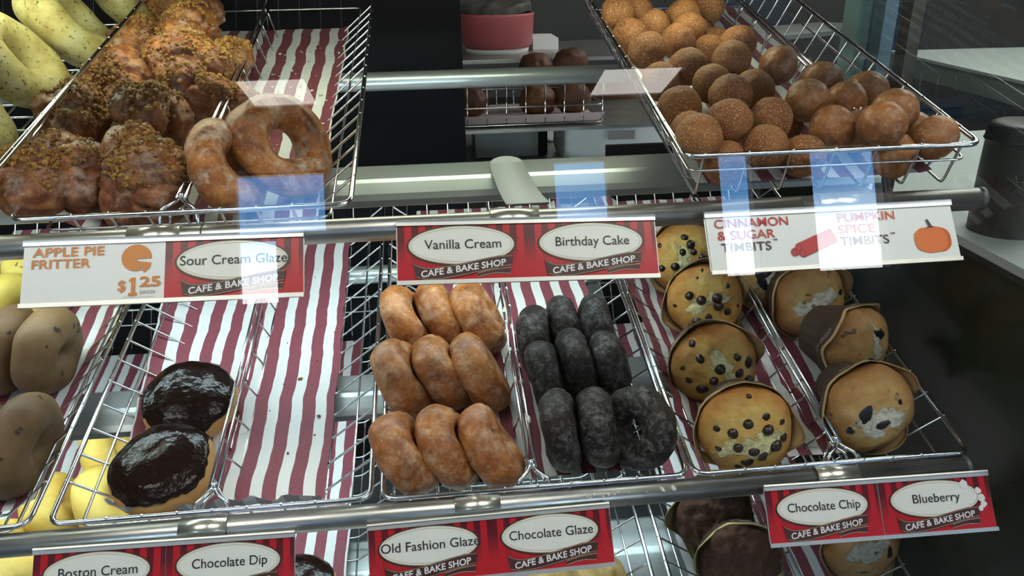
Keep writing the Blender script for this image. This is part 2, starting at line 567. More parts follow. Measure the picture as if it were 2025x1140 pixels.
# ------------------------------------------------------------------ the case: body, glass, posts
body_m = mat('case body', (0.035, 0.035, 0.038), 0.35)
struct(obj('wall_case_base', box(-1.0, 0.58, -0.36, 0.75, 0, 0.52), body_m, smooth=False))
struct(obj('floor_case_deck', box(-1.0, 0.555, -0.30, 0.70, 0.52, 0.54), mat('deck steel', (0.35, 0.37, 0.36), 0.35, 0.8), smooth=False))
struct(obj('ceiling_case_canopy', box(-1.0, 0.58, -0.012, 0.75, 1.475, 1.56), mat('canopy', (0.05, 0.05, 0.05), 0.6), smooth=False))  # unseen case top, set low so it shades the upper food
struct(obj('wall_case_left', box(-1.02, -1.0, -0.3, 0.7, 0.54, 1.475), body_m, smooth=False))
GA = math.radians(13.6)
def gpt(z):
    return -0.14 + (z - 0.93) * math.tan(GA)
za, zb = 0.53, 1.48
fg = obj('front_glass', ([(-1.0, gpt(za), za), (0.565, gpt(za), za), (0.565, gpt(zb), zb), (-1.0, gpt(zb), zb),
                          (-1.0, gpt(za) + .006, za), (0.565, gpt(za) + .006, za), (0.565, gpt(zb) + .006, zb), (-1.0, gpt(zb) + .006, zb)],
                         [(0, 1, 2, 3)]), front_glass_m, smooth=False)
tag(fg, 'tilted clear glass front of the bakery case with mirrored windows and lamps', 'glass')
def end_panel(z0, z1, y1, m, nm):
    return obj(nm, ([(0.56, gpt(z0) + .01, z0), (0.56, y1, z0), (0.56, y1, z1), (0.56, gpt(z1) + .01, z1),
                     (0.566, gpt(z0) + .01, z0), (0.566, y1, z0), (0.566, y1, z1), (0.566, gpt(z1) + .01, z1)],
                    [(0, 1, 2, 3), (7, 6, 5, 4), (0, 4, 5, 1), (3, 2, 6, 7), (1, 5, 6, 2), (0, 3, 7, 4)]), m, smooth=False)
eg = obj('end_glass', ([(0.56, gpt(1.156) + .01, 1.156), (0.56, 0.40, 1.156), (0.56, 0.40, 1.475), (0.56, gpt(1.475) + .01, 1.475)], [(0, 1, 2, 3)]), end_glass_m, smooth=False)
tag(eg, 'clear glass end pane at the right of the case showing the tables', 'glass')
mirror_m = mat('dark polished panel', (0.020, 0.021, 0.013), 0.16, 0.0, 0.35)
struct(end_panel(0.54, 1.148, 0.70, mirror_m, 'wall_case_right'))
obj('edge_seal', box(.554, .572, gpt(1.15) + .012, .40, 1.1482, 1.155), mat('dark seal', (.012, .014, .010), .6), bpy.data.objects['wall_case_right'], smooth=False)
post_m = mat('teal glass edge', (0.20, 0.34, 0.31), 0.25, 0, 0.6)
bronze_m = mat('bronze post', (0.055, 0.045, 0.03), 0.35, 0.6)
bluep_m = mat('blue grey post', (0.10, 0.17, 0.21), 0.35, 0.3)
tag(obj('corner_post', box(0.556, 0.572, 0.365, 0.405, 1.148, 1.475), post_m, smooth=False), 'pale teal glass edge post behind the glazed donut holes', 'post')
tag(obj('corner_post', box(0.573, 0.59, 0.335, 0.360, 1.148, 1.475), bluep_m, smooth=False), 'blue grey post between the teal edge and the bronze post', 'post')
tag(obj('corner_post', box(0.572, 0.588, 0.275, 0.297, 1.148, 1.475), bronze_m, smooth=False), 'dark bronze post at the end glass', 'post')
tag(obj('back_panel', box(-1.0, 0.055, 0.66, 0.672, 0.54, 1.475), dark_m, smooth=False), 'black panel standing in for the dark rear of the case', 'door')  # black sheet put in for the darkness at the case rear
tag(obj('back_panel', box(0.30, 0.555, 0.675, 0.687, 0.54, 1.14), dark_m, smooth=False), 'low black back panel behind the muffin basket', 'door')
cl = thing('canopy_lamp', 'lamp under the case canopy above the top baskets', 'lamp', Matrix.Translation((-0.28, 0.26, 1.470)))
obj('housing', box(-0.66, 0.66, -0.04, 0.04, -0.02, 0.005), housing_m, cl, smooth=False)
obj('lamp_tube', tube([(-0.64, 0, -0.034), (0.64, 0, -0.034)], 0.013, 12), top_lamp_m, cl)

# ------------------------------------------------------------------ rails and light fixtures
RP = 0.0105
def rail(P, x0, x1, label, seams, capend=True):
    t = thing('shelf_rail', label, 'rail', frame(P), 'round steel shelf rails')
    obj('tube', tube([(x0, 0, 0), (x1, 0, 0)], RP, 28), steel, t)
    for s in seams:
        obj('seam_ring', tube([(s - .0007, 0, 0), (s + .0007, 0, 0)], RP + .0003, 28), cap_m, t)
    if capend:
        obj('end_cap', tube([(x1, 0, 0), (x1 + .003, 0, 0), (x1 + .0045, 0, 0)], RP + .0006, 28), cap_m, t)
    return t
rail(PU, -0.8, 0.497, 'brushed steel front rail under the upper baskets', (-0.197, 0.327))
rail(PL, -0.8, 0.503, 'brushed steel front rail under the lower baskets', (-0.205, 0.362))
for P, lb in ((PU, 'teal grey rear rail behind the gap between upper baskets'), (PL, 'rear rail under the back of the lower baskets')):
    tag(obj('rear_rail', tube([(-0.95, .455, -.052), (0.54, .455, -.052)], 0.0125, 20), housing_m, M=frame(P)), lb, 'rail', 'rear support rails')
def fixture(P, x0, x1, d0, d1, n0, label, lx0, lx1):
    t = thing('light_fixture', label, 'light fixture', frame(P), 'lamp fixtures under the shelves')
    w_ = d1 - d0
    sec = [(d1, n0 - .012), (d1, n0 + .0), (d1 - .003, n0 + .001), (d0 + w_ * .50, n0), (d0 + w_ * .40, n0 - .0015), (d0 + w_ * .15, n0 - .007), (d0 + .002, n0 - .011), (d0, n0 - .017)]
    sec2 = [(d + (.0012 if i > 4 else 0), n - .0014) for i, (d, n) in enumerate(sec)]
    loop = sec + sec2[::-1]
    V = [(x, d, n) for x in (x0, x1) for d, n in loop]
    k = len(loop)
    F = [(i, (i + 1) % k, k + (i + 1) % k, k + i) for i in range(k)] + [tuple(reversed(range(k))), tuple(range(k, 2 * k))]
    obj('housing', (V, F), housing_m, t, smooth=False)
    obj('lamp_tube', tube([(lx0, (d0 + d1) / 2, n0 - .022), (lx1, (d0 + d1) / 2, n0 - .022)], .008, 12), lamp_m, t)
    return t
fixture(PU, -0.95, 0.50, .150, .209, -.050, 'wide metal lamp fixture behind the upper front rail', -0.85, 0.24)
fixture(PL, -0.95, 0.50, .187, .245, -.050, 'pale metal lamp fixture running beneath the lower baskets', -0.85, 0.34)
fixture(P3, -0.95, 0.50, .205, .297, -.050, 'bright metal plate at the bottom beneath the lowest baskets', -0.8, 0.2)
# strap bracket on the upper shelf
def strap(P, x, w_, prof, label):
    V, F = [], []
    k = len(prof)
    for dn in (0, -.0012):
        for d, n in prof:
            V += [(x - w_ / 2, d, n + dn), (x + w_ / 2, d, n + dn)]
    for s in (0, 1):
        b = s * 2 * k
        for i in range(k - 1):
            q = (b + 2 * i, b + 2 * i + 1, b + 2 * i + 3, b + 2 * i + 2)
            F.append(q if s == 0 else q[::-1])
    for i in range(k - 1):
        F.append((2 * i, 2 * i + 2, 2 * k + 2 * i + 2, 2 * k + 2 * i))
        F.append((2 * i + 1, 2 * k + 2 * i + 1, 2 * k + 2 * i + 3, 2 * i + 3))
    t = thing('steel_bracket', label, 'bracket', frame(P))
    obj('strap', (V, F), bracket_m, t)
    tab = [(x, .2, -.022)]
    pts = [(x + (w_ / 2 - .001) * math.cos(a), prof[-1][0] + .016 * math.sin(a), prof[-1][1] - .0005) for a in [PI * i / 16 for i in range(17)]]
    n_ = len(pts)
    V = [Vector(p) for p in pts] + [Vector(p) - Vector((0, 0, .0012)) for p in pts]
    obj('round_tab', (V, [tuple(range(n_)), tuple(range(2 * n_ - 1, n_ - 1, -1))] + [(i, i + n_, i + 1 + n_, i + 1) for i in range(n_ - 1)]), bracket_m, t, smooth=False)
strap(PU, 0.080, .038, [(.010, .0125), (.016, .010), (.05, -.004), (.09, -.0185), (.13, -.030), (.16, -.039), (.185, -.0445), (.196, -.0455)], 'bright flat steel strap bracket with rounded top between upper baskets')

# ------------------------------------------------------------------ wire baskets
def basket(P, x0, d0, n0, W, Ln, label, fl=.05, flf=.02, flb=.05, h=.042, nx=6, rim=.0026):
    t = thing('wire_basket', label, 'basket', frame(P, x0, d0, n0), 'chrome wire display baskets')
    def ring(f):
        a, ff, fb = fl * f, flf * f, flb * f
        return [(a, ff, -h * f), (W - a, ff, -h * f), (W - a, Ln - fb, -h * f), (a, Ln - fb, -h * f)]
    obj('rim', tube(fillet(ring(0), .013, True, 5), rim, 10, True), chrome, t)
    g = [tube(fillet(ring(.40), .010, True, 4), .0014, 6, True)]
    rw = .00135
    d = flf + .028
    while d < Ln - flb - .01:
        g.append(tube(fillet([(-.001, d, .0028), (.001, d, 0), (fl, d, -h), (W - fl, d, -h), (W - .001, d, 0), (W + .001, d, .0028)], .006, False, 3), rw, 6))
        d += .034
    for i in range(nx + 1):
        x = fl + (W - 2 * fl) * i / nx
        g.append(tube(fillet([(x, -.0005, .003), (x, .001, 0), (x, flf, -h - .0027), (x, Ln - flb, -h - .0027), (x, Ln, 0), (x, Ln + .001, .003)], .006, False, 3), rw, 6))
    obj('wire_grid', join(*g), chrome, t)
    return t
def divider(P, x0, d0, n0, label, Ln=.52, h=.040, top=.003, curl=False):
    t = thing('basket_divider', label, 'divider', frame(P, x0, d0, n0), 'wire dividers inside the baskets')
    g = []
    s = .0035
    for q in (-s, s):
        g.append(tube([(q, .02, top), (q, Ln, top)], .0016, 8))
    for q in (-s, s):
        g.append(tube([(q * 2.2, .03, -h), (q * 2.2, Ln, -h)], .0014, 6))
    d, k = .035, 0
    while d < Ln - .03:
        q = s if k % 2 else -s
        g.append(tube([(q, d, top), (q * 2.2, d + .020, -h)], .0012, 6))
        d += .026
        k += 1
    obj('wire_panel', join(*g), chrome, t)
    if curl:
        f = [tube(fillet([(0, .03, top), (.0, .012, top), (-.004, .002, top - .012), (-.006, .002, top - .030)], .008), .0024, 8)]
    else:
        f = []
        for q in (-1, 1):
            f.append(tube(fillet([(0, .024, top), (q * .004, .014, top), (q * .015, .006, top - .002), (q * .016, .000, top - .014), (q * .016, -.002, top - .02)], .006), .0018, 8))
            f.append(tube(fillet([(0, .034, top - .012), (q * .003, .024, top - .012), (q * .012, .016, top - .014), (q * .012, .008, top - .026)], .005), .0016, 8))
        f.append(xf(ico(2), Matrix.Translation((0, .024, top + .001)) @ Matrix.Scale(.0032, 4)))
    obj('wire_clip', join(*f), chrome, t)
    return t
B_UL = basket(PU, -0.358, .0235, .012, .283, .62, 'chrome wire basket of apple fritters and sour cream donuts')
B_UR = basket(PU, 0.2234, .031, .040, .281, .60, 'chrome wire basket of donut holes at the upper right', fl=.018, flf=.008, flb=.03)
B_UF = basket(PU, -0.640, .02, .055, .283, .62, 'chrome wire basket of herb bagels at the upper left corner', h=.06)
B_LL = basket(PL, -0.361, .0095, .0125, .2845, .60, 'chrome wire basket holding the two chocolate topped donuts')
B_LM = basket(PL, -0.0653, .0075, .0125, .2895, .60, 'chrome wire basket of old fashion and chocolate glazed donuts')
B_LR = basket(PL, 0.2306, .0075, .0125, .2795, .60, 'chrome wire basket of chocolate chip and blueberry muffins')
B_LF = basket(PL, -0.664, .010, .0125, .2845, .60, 'chrome wire basket of raisin bagels at the lower left edge')
B_3L = basket(P3, -0.361, .07, .0125, .2845, .68, 'lowest wire basket with striped paper under the chocolate dip sign')
B_3M = basket(P3, -0.055, .07, .0125, .2845, .68, 'lowest wire basket under the chocolate glaze sign')
B_3R = basket(P3, 0.250, .07, .0125, .2845, .68, 'lowest wire basket of dark chocolate muffins')
B_3F = basket(P3, -0.664, .07, .0125, .2845, .68, 'lowest wire basket of brightly lit plain bagels')
divider(PU, -0.222, .022, .012, 'wire divider between the fritters and the sour cream donuts', .60)
divider(PU, 0.425, .095, .034, 'wire divider between cinnamon and glazed donut holes', .45, .034, .006, True)
divider(PL, -0.222, .012, .0125, 'wire divider beside the chocolate topped donuts', .56)
divider(PL, 0.0765, .010, .0125, 'wire divider between old fashion and chocolate glazed donuts', .56)
divider(PL, 0.3830, .010, .0125, 'wire divider between the two kinds of muffins', .56)
divider(P3, 0.4000, .07, .0125, 'wire divider right of the dark chocolate muffins', .60)

# ------------------------------------------------------------------ striped paper liners
def liner(P, prof, d0, d1, label, n_off=0.0, ph=0.0, flap=0.02, seed=0, wob=.0018, skew=0.0):
    """prof: (x, n) points across the paper"""
    pts = [Vector((a, 0, b)) for a, b in prof]
    fine, s, u = [], [], 0.0
    for a, b in zip(pts, pts[1:]):
        k = max(1, int((b - a).length / .004))
        for j in range(k):
            fine.append(a.lerp(b, j / k))
    fine.append(pts[-1])
    for i, p in enumerate(fine):
        if i:
            u += (p - fine[i - 1]).length
        s.append(u)
    V, UV, F, MI = [], [], [], []
    rows = []
    nf = 5
    for k in range(nf):
        t = k / nf
        rows.append((d0 - flap * 0.55 * math.cos(t * 1.5), flap * (1 - t) ** 1.2, d0 - flap * (1 - t), True))
    nd = int((d1 - d0) / .006)
    for k in range(nd + 1):
        rows.append((d0 + (d1 - d0) * k / nd, 0.0, d0 + (d1 - d0) * k / nd, False))
    for (d, up, v, isf) in rows:
        for p, uu in zip(fine, s):
            q = Vector((p.x, d, p.z + up))
            fl_ = 1.0 if isf else .0
            jag = (nz((uu, 0, 0), 60, seed + 5) * .008 + nz((uu, 0, 1), 160, seed + 8) * .004) * fl_ * (up / max(flap, .001))
            q.z += abs(nz((uu * .8, d * .5, seed), 55, seed)) * wob + nz((uu, d, 2), 18, seed) * wob * .4 + jag
            q.x += skew * max(0, 1 - uu / .06) * (d - .25)
            q.x += nz((d, seed, 0), 24, seed + 2) * wob * 1.5 + nz((d, seed, 3), 70, seed + 4) * wob * .6
            V.append(q)
            UV.append((uu + ph, v))
    c = len(fine)
    for i in range(len(rows) - 1):
        for j in range(c - 1):
            F.append((i * c + j, i * c + j + 1, (i + 1) * c + j + 1, (i + 1) * c + j))
            MI.append(1 if rows[i][3] and flap > 0 else 0)
    o = obj('paper_liner', (V, F, MI), [paper_m, flap_m], uv=UV, M=frame(P))
    return tag(o, label, 'paper', 'red and white striped basket papers')
nb = -.0268
liner(PU, [(-.338, -.004), (-.306, nb), (-.125, nb), (-.112, -.022)], .052, .60, 'striped paper under the fritters and sour cream donuts', ph=.004, seed=1, flap=0)
liner(PU, [(.245, .002), (.258, .0005), (.470, .0005), (.480, .004)], .05, .56, 'striped paper beneath the donut holes', ph=.0, seed=2, flap=0)
liner(PL, [(-.343, -.010), (-.330, -.018), (-.309, nb), (-.127, nb)], .046, .56, 'striped paper under the two chocolate topped donuts', ph=.010, seed=3, skew=-.10)
liner(PL, [(-.030, nb), (.172, nb), (.190, -.014)], .05, .58, 'striped paper under the old fashion and chocolate glazed donuts', ph=.006, seed=4, flap=0)
liner(PL, [(.240, .004), (.262, -.012), (.282, nb), (.455, nb)], .05, .58, 'striped paper under the muffins', ph=.012, seed=5, flap=0, wob=.003)
liner(PL, [(-.62, nb), (-.43, nb), (-.400, -.012)], .06, .58, 'striped paper under the raisin bagels', ph=.0, seed=6, flap=0)
liner(P3, [(-.315, nb), (-.137, nb)], .12, .68, 'striped paper in the lowest basket under the chocolate dip sign', ph=.008, seed=7, flap=0)
liner(P3, [(-.60, nb), (-.44, nb), (-.395, -.002)], .12, .68, 'striped paper beneath the bright plain bagels', ph=.0, seed=8, flap=0)
liner(P3, [(.285, nb), (.49, nb)], .12, .68, 'striped paper beneath the dark chocolate muffins', ph=.0, seed=9, flap=0)
# crumbs on papers and icing on wires
def bits(P, rects, label, name, m, smin, smax):
    g = []
    for (xa, xb, da, db, n, k) in rects:
        for _ in range(k):
            s = random.uniform(smin, smax)
            M = Matrix.Translation((random.uniform(xa, xb), random.uniform(da, db), n + s * .5)) @ Matrix.Rotation(random.random() * 6, 4, 'Z') @ Matrix.Diagonal((s * random.uniform(.7, 1.8), s, s * .6, 1))
            g.append(xf(ico(1), M))
    o = obj(name, join(*g), m, M=frame(P))
    o['kind'] = 'stuff'
    tag(o, label, 'crumbs')
bits(PU, [(-.205, -.12, .17, .55, nb + .001, 60)], 'pale glaze crumbs scattered on the upper striped paper', 'crumbs', cream_m, .0008, .0024)
bits(PL, [(-.20, -.13, .1, .45, nb + .001, 14)], 'brown crumbs on the lower striped paper', 'crumbs', fritter_m, .0007, .0022)
bits(PL, [(.10, .21, -.007, -.002, .0085, 16)], 'white glaze flakes fallen on the lower front rail', 'crumbs', cream_m, .0008, .0026)
g = []
for _ in range(34):
    d = random.uniform(.06, .40)
    s = random.uniform(.0018, .0045)
    g.append(xf(ico(2), Matrix.Translation((.0765 + random.choice((-1, 1)) * .0035 + random.uniform(-.001, .001), d, .0155 - random.choice((0, 0, .01)))) @ Matrix.Diagonal((s * .6, s * random.uniform(.8, 2), s * .7, 1))))
o = obj('icing_smears', join(*g), cream_m, M=frame(PL))
o['kind'] = 'stuff'
tag(o, 'white icing smears stuck along the divider wires by the chocolate glazed donuts', 'icing')

# ------------------------------------------------------------------ donuts on edge
def cracked(seed):
    def f(a, b, p):
        return -.0016 * max(0, 1 - abs(((b + .35 * math.sin(3 * a + seed)) % (2 * PI)) - 1.0) / .16) - .0012 * max(0, 1 - abs(((b + .3 * math.sin(2 * a + seed * 2)) % (2 * PI)) - 5.2) / .14)
    return f
def ring_thing(name, meshes, mats, P, lst, cat, group):
    for i, (x, d, n, ax, spin, scale, lb) in enumerate(lst):
        M = frame(P, x, d, n, toward(ax, spin) @ Matrix.Scale(scale, 4))
        me = meshes[i % len(meshes)]
        if not isinstance(me, bpy.types.Mesh):
            o = obj(name, me, mats, M=M)
            meshes[i % len(meshes)] = o.data
        else:
            o = bpy.data.objects.new(name, me)
            link(o)
            o.matrix_world = M
        tag(o, lb, cat, group)
om = [torus(.0262, .0190, 88, 40, 1.03, s, .0024, 48, cracked(s), .94) for s in range(5)]
A0 = (.88, .20, .43)
rows = [('front row', [(-.044, .061), (-.003, .064), (.0385, .061)]), ('middle row', [(-.0465, .166), (-.0045, .174), (.0365, .167)]), ('back row', [(-.0435, .266), (-.0015, .274), (.042, .264)])]
lst = []
for rn, ps in rows:
    for k, (x, d) in enumerate(ps):
        ax = (A0[0] + random.uniform(-.03, .03), A0[1] + random.uniform(-.10, .06), A0[2] + random.uniform(-.06, .06))
        lst.append((x, d, .0135, ax, random.random() * 6, 1.035, 'glazed old fashion donut on edge, %s, %s' % (rn, ('left beside the basket wall', 'middle', 'right beside the divider')[k])))
ring_thing('old_fashion_donut', om, old_m, PL, lst, 'donut', 'old fashion glazed donuts')
cm = [torus(.0255, .0185, 88, 40, 1.0, s + 20, .0024, 48, cracked(s)) for s in range(2)] + [torus(.0290, .0165, 88, 40, 1.1, 23, .0022, 48, cracked(2)), torus(.0255, .0185, 88, 40, 1.0, 24, .0024, 48, cracked(4))]
ch = [(.1120, .0760, .013, (.97, -.10, .22), 'chocolate glazed donut at the front beside the wire divider'),
      (.1500, .0765, .013, (.97, -.02, .20), 'chocolate glazed donut in the middle of the front row'),
      (.1900, .0700, .013, (-.80, -.45, .40), 'chocolate glazed donut turned open at the front right of its basket'),
      (.1080, .1560, .011, (.96, .05, .2), 'dark chocolate glazed donut, second row, beside the wire divider'),
      (.1440, .1680, .012, (.97, .05, .2), 'dark chocolate glazed donut, middle of the second row'),
      (.1800, .1640, .012, (.98, .05, .12), 'dark chocolate glazed donut, right end of the second row'),
      (.1060, .2100, .013, (.96, -.15, .25), 'chocolate glazed donut, rear row, beside the wire divider'),
      (.1420, .2340, .013, (.97, .0, .2), 'chocolate glazed donut, rear row, rearmost in the middle'),
      (.1760, .2280, .013, (.98, .0, .1), 'chocolate glazed donut, rear row, right end')]
ring_thing('chocolate_glazed_donut', cm, choc_m, PL, [(x, d, n, a, i * 1.3, .96, lb) for i, (x, d, n, a, lb) in enumerate(ch)], 'donut', 'chocolate glazed donuts')
sm = [torus(.0295, .0190, 88, 36, 1.05, 31, .0030, 50, cracked(1)), torus(.0355, .0185, 88, 36, 1.12, 32, .0034, 45, cracked(3), .92)]
ring_thing('sour_cream_donut', sm, sour_m, PU, [(-.190, .088, .019, (.86, -.12, .44), 1.0, .95, 'sour cream glazed donut on edge beside the forked divider clip'),
                                                (-.1440, .122, .022, (.62, -.50, .58), 2.0, 1.0, 'larger sour cream glazed donut with open hole under the mirrored light')], 'donut', 'sour cream glazed donuts')
hm = [torus(.0400, .0225, 80, 34, 1.0, 41 + s, .004, 30) for s in range(3)]
ring_thing('herb_bagel', hm, herb_m, PU, [(-.4400, .285, .052, (.80, .14, .58), 0.3, .98, 'pale herb bagel with its arch uppermost at the upper left'),
                                          (-.4480, .160, .048, (.80, .14, .58), 1.3, .95, 'herb bagel cut by the left edge beside the fritter basket'),
                                          (-.4250, .410, .050, (.80, .18, .56), 2.0, 1.0, 'herb bagel behind the arched one, near the top edge'),
                                          (-.5500, .350, .052, (.78, .10, .60), 3.0, 1.0, 'herb bagel in the top left corner'),
                                          (-.4000, .540, .042, (.82, .15, .5), 4.0, .95, 'dark herb bagel furthest back by the fritter basket')], 'bagel', 'herb bagels')
rm = [torus(.0290, .0215, 64, 28, 1.0, 51 + s, .003, 32) for s in range(3)]
ring_thing('raisin_bagel', rm, raisin_m, PL, [(-.4430, .245, .016, (.93, -.10, -.22), 0.3, 1.0, 'brown raisin bagel on edge under the apple pie fritter sign'),
                                              (-.4190, .110, .014, (.93, -.16, -.2), 1.4, 1.04, 'brown raisin bagel at the front left beside the basket rim'),
                                              (-.4900, .255, .014, (.93, -.1, -.2), 2.4, 1.0, 'raisin bagel half hidden at the left edge, lower shelf'),
                                              (-.4680, .105, .014, (.93, -.1, -.2), 3.9, 1.0, 'raisin bagel cut by the left picture edge, front row')], 'bagel', 'raisin bagels')
cheese_m = bread('cheese bagel', [(0.3, (0.42, 0.28, 0.04)), (0.7, (0.62, 0.48, 0.10))], 22, 160, 0.5, speck=(70, 0.68, (0.05, 0.05, 0.01)))
ring_thing('cheese_bagel', [torus(.03, .021, 56, 26, 1, 61, .003, 34), torus(.03, .021, 56, 26, 1, 62, .003, 34)], cheese_m, PL,
           [(-.4950, .40, .02, (.7, -.4, .5), 0, 1.0, 'yellow cheese bagel with green specks left of the fritter sign'),
            (-.5100, .325, .012, (.8, -.3, .4), 1, 1.0, 'yellow bagel below the speckled one at the left edge')], 'bagel', 'yellow bagels at the left edge')
pm = [torus(.0250, .0235, 56, 26, 1.0, 71 + s, .0035, 34) for s in range(3)]
ring_thing('plain_bagel', pm, plain_m, P3, [(-.4700, .430, .012, (.9, .1, .35), 0, 1.0, 'bright yellow bagel lowest shelf, furthest back by the basket wires'),
                                            (-.4480, .345, .012, (.9, .1, .4), 1, .98, 'bright yellow bagel lowest shelf, beside the chocolate topped donut'),
                                            (-.5130, .345, .010, (.9, .05, .3), 2, .98, 'bright yellow bagel lowest shelf, left one by the black rims'),
                                            (-.5450, .275, .010, (.9, .05, .3), 3, 1.0, 'brown bagel above the left end of the boston cream sign'),
                                            (-.5100, .215, .010, (.7, -.3, .5), 4, 1.0, 'yellow bagel peeking out beside the boston cream sign')], 'bagel', 'plain bagels on the lowest shelf')

# ------------------------------------------------------------------ chocolate topped filled donuts
def dome_prof(r, h):
    return spline([(0, 0), (r * .6, 0.0), (r * .90, h * .16), (r, h * .46), (r * .90, h * .76), (r * .58, h * .95), (r * .25, h), (0, h * 1.0)], 5)
def filled_donut(P, x, d, n, ax, r, h, label, seed, spin):
    t = thing('boston_cream_donut', label, 'donut', frame(P, x, d, n, toward(ax, spin)), 'chocolate topped filled donuts')
    fn = lambda v: v + v.normalized() * (.0022 * nz(v, 30, seed)) if v.length > 1e-6 else v
    obj('dough', lathe(dome_prof(r, h), 64, fn), dough_m, t)
    seg, rings = 96, 22
    V, F = [], []
    def surf(tt):
        # profile of the top from the centre (0) down the side (1)
        pr = [(0, h), (r * .35, h * .985), (r * .62, h * .93), (r * .86, h * .78), (r * .975, h * .55), (r * 1.0, h * .42)]
        q = tt * (len(pr) - 1)
        i = min(int(q), len(pr) - 2)
        u = q - i
        u = u * u * (3 - 2 * u) * .3 + u * .7
        return pr[i][0] * (1 - u) + pr[i + 1][0] * u, pr[i][1] * (1 - u) + pr[i + 1][1] * u
    V.append(Vector((0, 0, h + .003)))
    for k in range(1, rings + 1):
        for j in range(seg):
            a = 2 * PI * j / seg
            ca, sa = math.cos(a), math.sin(a)
            edge = .67 + .10 * nz((ca, sa, 0), 1.6, seed) + .06 * nz((ca, sa, 1), 4.5, seed + 1) + .035 * nz((ca, sa, 2), 11, seed + 2)
            tt = edge * min(1.0, k / (rings - 3))
            rr, zz = surf(min(tt, .99))
            th = .0032 if k <= rings - 4 else (.0036, .0026, .0008, -.002)[k - (rings - 3)]
            p = Vector((rr * ca, rr * sa, zz))
            p = fn(p)
            nr = Vector((ca * min(1, (rr / r) ** 2), sa * min(1, (rr / r) ** 2), 1 - .55 * (rr / r) ** 2)).normalized()
            th += .0009 * nz(p, 55, seed + 6) * (k < rings - 2)
            V.append(p + nr * th)
    F += [(0, 1 + j, 1 + (j + 1) % seg) for j in range(seg)]
    for k in range(rings - 1):
        b = 1 + k * seg
        F += [(b + j, b + seg + j, b + seg + (j + 1) % seg, b + (j + 1) % seg) for j in range(seg)]
    obj('chocolate_icing', (V, F), icing_m, t)
filled_donut(PL, -.2830, .0830, -.0265, (-.06, -.10, 1), .051, .040, 'front chocolate topped filled donut resting at the basket front', 1, .4)
filled_donut(PL, -.2780, .1760, -.0240, (.06, -.20, 1), .050, .039, 'rear chocolate topped filled donut leaning behind the front one', 2, 2.2)
filled_donut(P3, -.1900, .2050, -.0265, (0, 0, 1), .045, .038, 'chocolate topped donut peeking out right of the chocolate dip sign', 3, 1.0)

# ------------------------------------------------------------------ apple fritters
def fritter(x, d, n, r, label, seed, sq=(1, 1, .72), ax=(0, -.35, 1), crumb=1.0):
    V0, F0 = ico(5)
    cs = [Vector((random.gauss(0, 1), random.gauss(0, 1), random.gauss(0, 1))).normalized() for _ in range(9)]
    hs = [random.uniform(.7, 1.25) for _ in cs]
    def rad(u):
        b = sorted(((u - c).length, h) for c, h in zip(cs, hs))
        lump = max(0, 1 - (b[0][0] / .85) ** 2) * .27 * b[0][1]
        crease = min(1, (b[1][0] - b[0][0]) / .20)
        return .78 + lump - .10 * (1 - crease) ** 1.5 + .07 * nz(u, 4, seed) + .045 * nz(u, 9, seed) + .022 * nz(u, 22, seed)
    S = Matrix.Diagonal((r * sq[0], r * sq[1], r * sq[2], 1))
    M = frame(PU, x, d, n, toward(ax, seed * 1.7))
    t = thing('apple_fritter', label, 'fritter', M, 'apple fritters with crumb topping')
    obj('dough', ([S @ (u * rad(u)) for u in V0], F0), fritter_m, t)
    g = []
    lo = ico(1)
    cc = Vector((random.uniform(-.3, .3), random.uniform(-.1, .6), .8)).normalized()
    for _c in range(int(58 * crumb)):
        while True:
            q = Vector((random.gauss(0, 1), random.gauss(0, 1), random.gauss(0, 1))).normalized()
            if (q - cc).length + .5 * nz(q, 2.2, seed + 4) < .95:
                break
        for _k in range(random.randint(6, 20)):
            u = (q + Vector((random.gauss(0, .11), random.gauss(0, .11), random.gauss(0, .11)))).normalized()
            s = min(.0032, .00070 / (random.random() + .12) ** .75)
            p = S @ (u * (rad(u) + random.uniform(0, .05)))
            g.append(xf(lo, Matrix.Translation(p) @ Matrix.Rotation(random.random() * 6, 4, 'X') @ Matrix.Rotation(random.random() * 6, 4, 'Z') @ Matrix.Diagonal((s, s * random.uniform(.6, 1.2), s * random.uniform(.6, 1.1), 1))))
    c = obj('crumb_topping', join(*g), crumb_m, t, smooth=False)
    c['kind'] = 'stuff'
FR = [(-.3470, .0920, .012, .050, 'large apple fritter at the front left of the wire basket', (1, 1.05, .86)),
      (-.2660, .0930, .012, .050, 'large apple fritter at the front beside the forked divider clip', (1, 1.08, .86)),
      (-.3580, .2050, .016, .046, 'apple fritter just behind the front left one', (1.05, .9, .8)),
      (-.2800, .1950, .022, .046, 'apple fritter just behind the front middle one, crumb on its crown', (.95, 1, .86)),
      (-.3480, .3050, .018, .042, 'apple fritter with white icing on its left side, mid pile', (1.0, .95, .85)),
      (-.2750, .3150, .026, .046, 'apple fritter with pale crumb crown beside the divider, mid pile', (1.05, 1.2, .85)),
      (-.3540, .4230, .020, .040, 'small golden fritter at the left near the back', (1, 1, .85)),
      (-.2950, .4270, .026, .045, 'golden crumb fritter near the back with a white iced lump', (1.1, 1, .8)),
      (-.3300, .5400, .028, .048, 'brown fritter furthest back in the pile', (1.2, .9, .8)),
      (-.2350, .2750, .006, .034, 'fritter leaning against the divider, halfway back', (.8, 1.4, .9)),
      (-.2420, .3800, .006, .034, 'fritter against the divider, further back', (.8, 1.3, .9))]
for i, (x, d, n, r, lb, sq) in enumerate(FR):
    fritter(x, d, n, r, lb, i + 1, sq)

